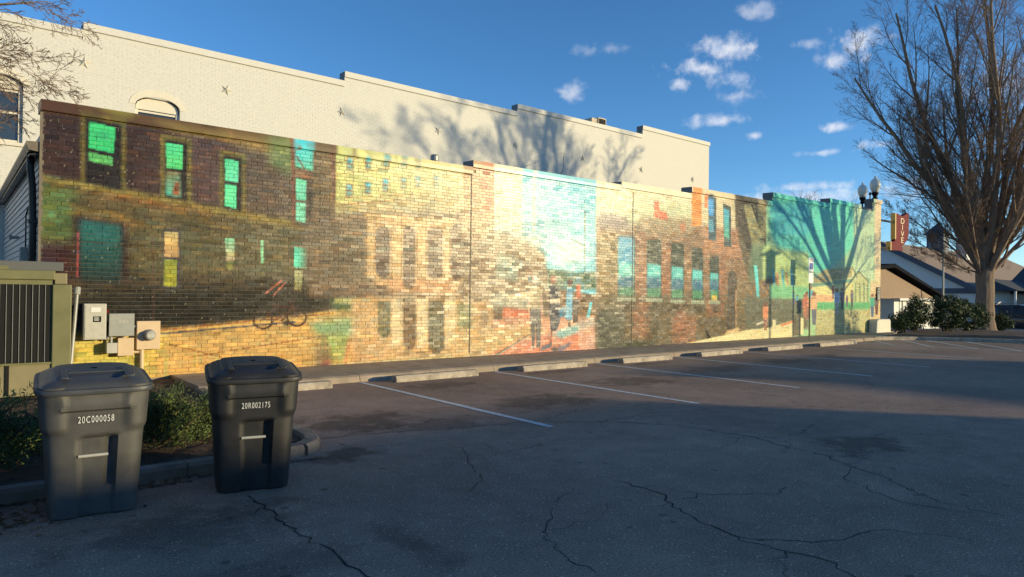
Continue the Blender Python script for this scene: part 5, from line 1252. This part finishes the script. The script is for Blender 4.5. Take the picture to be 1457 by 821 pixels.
for s in (1, -1):
    y_e = ye-.4 if s > 0 else 2*yr-ye+.4
    MB().add([(xe-.42, yr, zr+.02), (xe-.42, y_e, ze-.23), (xe-.42, y_e, ze-.75), (xe-.42, yr, zr-.5), (xe-.301, yr, zr+.02), (xe-.301, y_e, ze-.23), (xe-.301, y_e, ze-.75), (xe-.301, yr, zr-.5)],
             [(0, 1, 2, 3), (4, 7, 6, 5), (0, 4, 5, 1), (1, 5, 6, 2), (2, 6, 7, 3), (3, 7, 4, 0)]).build('rake_board', M['trimblue'], ch)
MB().box(xe-.3, 104, ye-.62, ye-.41, ze-.55, ze-.30).build('eave_gutter', M['trimblue'], ch)
MB().prism([(19.0, 2.05), (26, 2.05), (26, 2.5), (19.0, 2.5)], xe-.12, xe-.01, 'x').build('frieze', M['trimblue'], ch)
cu = MB().box(79.9, 81.5, 26.1, 27.7, 6.3, 8.3).build('cupola', M['trimblue'], ch)
MB().add([(79.6, 25.8, 8.3), (81.8, 25.8, 8.3), (81.8, 28, 8.3), (79.6, 28, 8.3), (80.7, 26.9, 9.6)], [(0, 1, 4), (1, 2, 4), (2, 3, 4), (3, 0, 4), (3, 2, 1, 0)]).build('cupola_roof', M['trimblue'], cu)
for k in range(6): MB().box(79.88, 79.899, 26.3, 27.5, 6.9+k*.2, 7.0+k*.2).build('slat', M['boxgrey'], cu)
MB().lathe([(.05, 0), (.12, .15), (.03, .3), (.01, .8)], (80.7, 26.9, 9.55), 8).build('finial', M['trimblue'], cu)
cm = MB().box(83.2, 84.2, 25.0, 26.0, 5.4, 8.3).build('chimney', M['wall_white'], ch); MB().box(83.1, 84.3, 24.9, 26.1, 8.301, 8.5).build('chimney_cap', M['boxgrey'], cm)
MB().box(74, 74.2, 22.0, 22.15, 3.9, 4.6).build('roof_pipe', M['black'], ch)
wg = thing('gabled_wing', 'low wing with shingled gable and white wall beside the hall', 'building', (54, 19.5, -.7))
gx0, gx1 = 40.5, 58.4
MB().prism([(44, 1.55), (58.2, 1.55), (49.3, 3.55), (44, 3.2)], 19.52, 19.8, 'y').build('gable', M['roofshingle'], wg)
MB().box(50.6, 59.0, 19.55, 27, -.75, 1.5).build('wall', M['wall_white'], wg)
MB().prism([(50.3, 1.42), (59.3, 1.42), (59.3, 1.58), (50.3, 1.58)], 19.05, 19.51, 'y').build('pent_eave', M['siding'], wg)
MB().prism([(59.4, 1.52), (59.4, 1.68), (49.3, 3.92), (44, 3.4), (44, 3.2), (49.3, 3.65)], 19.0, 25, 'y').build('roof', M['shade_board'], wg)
wn = MB().box(53.2, 54.6, 19.51, 19.545, -.15, .95).build('window', M['glass'], wg)
for (x0, x1, a_, b_) in ((53.0, 53.2, -.2, 1.05), (54.6, 54.8, -.2, 1.05), (53.85, 53.95, -.15, .95)): MB().box(x0, x1, 19.47, 19.509, a_, b_).build('frame', M['siding'], wn)
for x0 in (52.5, 54.82): MB().box(x0, x0+.48, 19.46, 19.50, -.2, 1.0).build('shutter', M['boxgrey'], wn)
MB().tube([(51.6, 19.4, 1.4), (51.6, 19.4, -.7)], .05, 6).build('downspout', M['boxgrey'], wg)
gr = thing('dark_roofed_annex', 'annex with dark shingle roof at the far right edge', 'building', (76, 14, -.8))
MB().prism([(72.0, 2.05), (72.0, 2.25), (79, 4.6), (86, 2.25), (86, 2.05), (79, 4.35)], 4, 19.0, 'y').build('roof', M['roofdark'], gr)
MB().box(72.5, 85.5, 4.3, 18.9, -.9, 2.04).build('wall', M['wall_white'], gr)
MB().prism([(4.3, 2.06), (18.9, 2.06), (18.9, 2.2), (4.3, 2.2)], 71.7, 71.98, 'x').build('eave_gutter', M['trimblue'], gr)
for y in (8, 11.5, 15): 
    w_ = MB().box(72.44, 72.49, y, y+1.1, .1, 1.5).build('window', M['glass'], gr); MB().box(72.42, 72.439, y+.5, y+.58, .1, 1.5).build('mullion', M['siding'], w_)
dm = thing('hip_roof_porch', 'low dark hip roof in front of the hall beside the tree trunk', 'building', (68, 17.5, -.8))
MB().add([(66, 16.2, 2.3), (78, 16.2, 2.3), (78, 19.0, 2.3), (66, 19.0, 2.3), (67.3, 18.6, 3.3), (78, 18.6, 3.3)], [(0, 1, 5, 4), (0, 4, 3), (3, 4, 5, 2), (1, 2, 5), (3, 2, 1, 0)]).build('roof', M['roofdark'], dm)
for x_ in (66.4, 70.5): MB().tube([(x_, 16.5, -.8), (x_, 16.5, 2.28)], .09, 8).build('post', M['wall_white'], dm)
MB().box(67, 77.8, 18.2, 18.6, -.8, 2.29).build('wall', M['wall_white'], dm)
lp = thing('light_pole', 'thin grey metal pole standing before the hall roof', 'pole', (56.3, 18.4, -.72))  # a light pole, with its fixture near the top
MB().tube([(56.3, 18.4, -.72), (56.3, 18.4, 6.7)], [.085, .05], 10).build('shaft', M['boxgrey'], lp); MB().box(56.0, 56.25, 18.3, 18.5, 6.3, 6.5).build('fixture', M['boxgrey'], lp)

# ------------------------------------------------------------------ parked suv (side towards the viewer)
sv = thing('parked_suv', 'dark blue grey parked suv behind the mulch bed at right edge', 'car', (51.6, 14.9, -.5), R(-90))
# local: x forward (front +x), y left(+)/right; length 4.8
def suv():
    st = [(-.02, .62, .98), (0.10, .45, 1.06), (.45, .34, 1.10), (1.0, .30, 1.08), (2.4, .30, 1.06), (3.3, .30, 1.04), (3.9, .32, 1.0), (4.5, .36, .92), (4.75, .50, .80), (4.8, .6, .74)]
    V = []; n = len(st)
    for (x, zb, zt) in st:
        w = .93 if .3 < x < 4.4 else .84
        for (yy, zz) in ((-w*.9, zb), (-w, zb+.2), (-w, zt-.14), (-w*.94, zt), (w*.94, zt), (w, zt-.14), (w, zb+.2), (w*.9, zb)): V.append((x, yy, zz))
    F_ = [(i*8+k, (i+1)*8+k, (i+1)*8+(k+1) % 8, i*8+(k+1) % 8) for i in range(n-1) for k in range(8)]+[tuple(range(8)), tuple(range((n-1)*8, n*8))[::-1]]
    bd_ = MB().add(V, F_).build('body', M['car'], sv, world=False, bevel=.03, smooth=True); auto_smooth(bd_, 40)
    gh = [(.08, 1.05, .86), (.42, 1.70, .68), (1.0, 1.76, .68), (2.4, 1.75, .68), (3.05, 1.62, .66), (3.75, 1.04, .84)]
    cab = [(x, z) for x, z, w in gh]
    V = []
    for (x, z, w) in gh: V += [(x, -w, z), (x, w, z)]
    lo_ = [(.08, -.87, 1.0), (.08, .87, 1.0), (3.75, -.87, .98), (3.75, .87, .98)]
    m = len(V); V += lo_
    F_ = [(2*i, 2*i+1, 2*i+3, 2*i+2) for i in range(5)]+[(0, 2, 4, 6, 8, 10, m+2, m), (1, m+1, m+3, 11, 9, 7, 5, 3), (0, m, m+1, 1), (10, 11, m+3, m+2)]
    cb = MB().add(V, F_).build('cabin', M['glass'], sv, world=False)
    MB().add([(.38, -.69, 1.71), (.38, .69, 1.71), (1.0, .70, 1.785), (1.0, -.70, 1.785), (2.4, .70, 1.775), (2.4, -.70, 1.775), (3.08, .67, 1.64), (3.08, -.67, 1.64)], [(0, 1, 2, 3), (3, 2, 4, 5), (5, 4, 6, 7)]).build('roof', M['car'], sv, world=False)
    for s in (-1, 1):
        for (xa, xb) in ((.95, 1.08), (2.05, 2.15)): MB().add([(xa, s*.885, 1.03), (xb, s*.885, 1.03), (xb-.02, s*.70, 1.76), (xa-.02, s*.70, 1.76)], [(0, 1, 2, 3)]).build('pillar', M['car'], cb, world=False)
        MB().add([(.10, s*.885, 1.04), (.85, s*.895, 1.04), (.6, s*.80, 1.36), (.42, s*.72, 1.66)], [(0, 1, 2, 3)]).build('rear_quarter', M['car'], cb, world=False)
        MB().tube([(.5, s*.80, 1.4), (.95, s*.89, 1.10), (3.3, s*.89, 1.06)], .018, 6).build('window_trim', M['chrome'], cb, world=False)
        MB().tube([(.6, s*.62, 1.80), (2.6, s*.62, 1.82)], .02, 6).build('roof_rail', M['chrome'], sv, world=False)
        for xw in (.95, 3.85):
            wl = MB().lathe([(.25, -.11), (.33, -.10), (.35, -.06), (.35, .06), (.33, .10), (.25, .11)], (xw, s*.82, .35), 20, 'y').build('wheel', M['tyre'], sv, world=False)
            MB().lathe([(.02, -.13), (.22, -.115), (.22, .115), (.02, .13)], (xw, s*.82, .35), 14, 'y').build('rim', M['gal'], wl, world=False)
        MB().box(-.04, .06, s*.80-.08, s*.80+.08, .80, 1.02).build('tail_light', M['tail'], sv, world=False); MB().box(4.62, 4.78, s*.68-.12, s*.68+.12, .70, .84).build('headlight', M['sign'], sv, world=False)
        MB().box(2.9, 3.08, s*.98-.07, s*.98+.07, 1.05, 1.18).build('mirror', M['car'], sv, world=False)
    MB().box(-.06, .2, -.8, .8, .42, .62).build('bumper', M['black'], sv, world=False, bevel=.03); MB().box(4.62, 4.85, -.8, .8, .36, .56).build('bumper', M['black'], sv, world=False, bevel=.03)
suv()

# ------------------------------------------------------------------ out of view: street things whose shade falls into the picture
def shop(label, x0, x1, y1, h, name='brick_shop'):
    t = thing(name, label, 'building', ((x0+x1)/2, y1, 0))
    MB().box(x0, x1, y1-12, y1-.3, 0, h-.4).build('wall', M['brickred'], t); MB().box(x0, x1, y1-.299, y1, 0, h-.15).build('front_wall', M['brickred'], t)
    MB().box(x0-.04, x1+.04, y1-.36, y1+.05, h-.149, h).build('coping', M['coping_grey'], t)
    n = max(1, int((x1-x0)/4))
    for i in range(n):
        cx = x0+(x1-x0)*(i+.5)/n
        w_ = MB().box(cx-1, cx+1, y1+.002, y1+.03, .8, 2.6).build('window', M['glass'], t); MB().box(cx-1.08, cx+1.08, y1+.031, y1+.06, 2.6, 2.75).build('lintel', M['siding'], w_)
    return t
shop('long brick shop behind the viewer, outside the picture', -14, 30.8, -22, 5.05)
shop('short brick shop beyond the alley, outside the picture', 35.4, 42.9, -22, 5.4)
ln = thing('square_lantern_post', 'lantern on a tall post standing outside the picture at right', 'lamp', (30.53, 2.35, 0))
MB().tube([(30.53, 2.35, 0), (30.53, 2.35, 3.84)], .045, 8).build('post', M['black'], ln); MB().box(30.32, 30.74, 2.2, 2.5, 3.84, 4.80).build('lantern', M['black'], ln); MB().add([(30.05, 1.9, 4.86), (31.01, 1.9, 4.86), (31.01, 2.8, 4.86), (30.05, 2.8, 4.86), (30.53, 2.35, 5.06)], [(0, 1, 4), (1, 2, 4), (2, 3, 4), (3, 0, 4), (3, 2, 1, 0)]).build('cap', M['black'], ln)
s2 = thing('parking_sign', 'small parking sign on post standing outside the picture at right', 'sign', (31.30, 4.0, 0))
MB().tube([(31.30, 4.0, 0), (31.30, 4.0, 3.0)], .03, 8).build('post', M['postgreen'], s2); MB().box(31.14, 31.46, 3.95, 3.965, 2.47, 2.97).build('plate', M['sign'], s2)
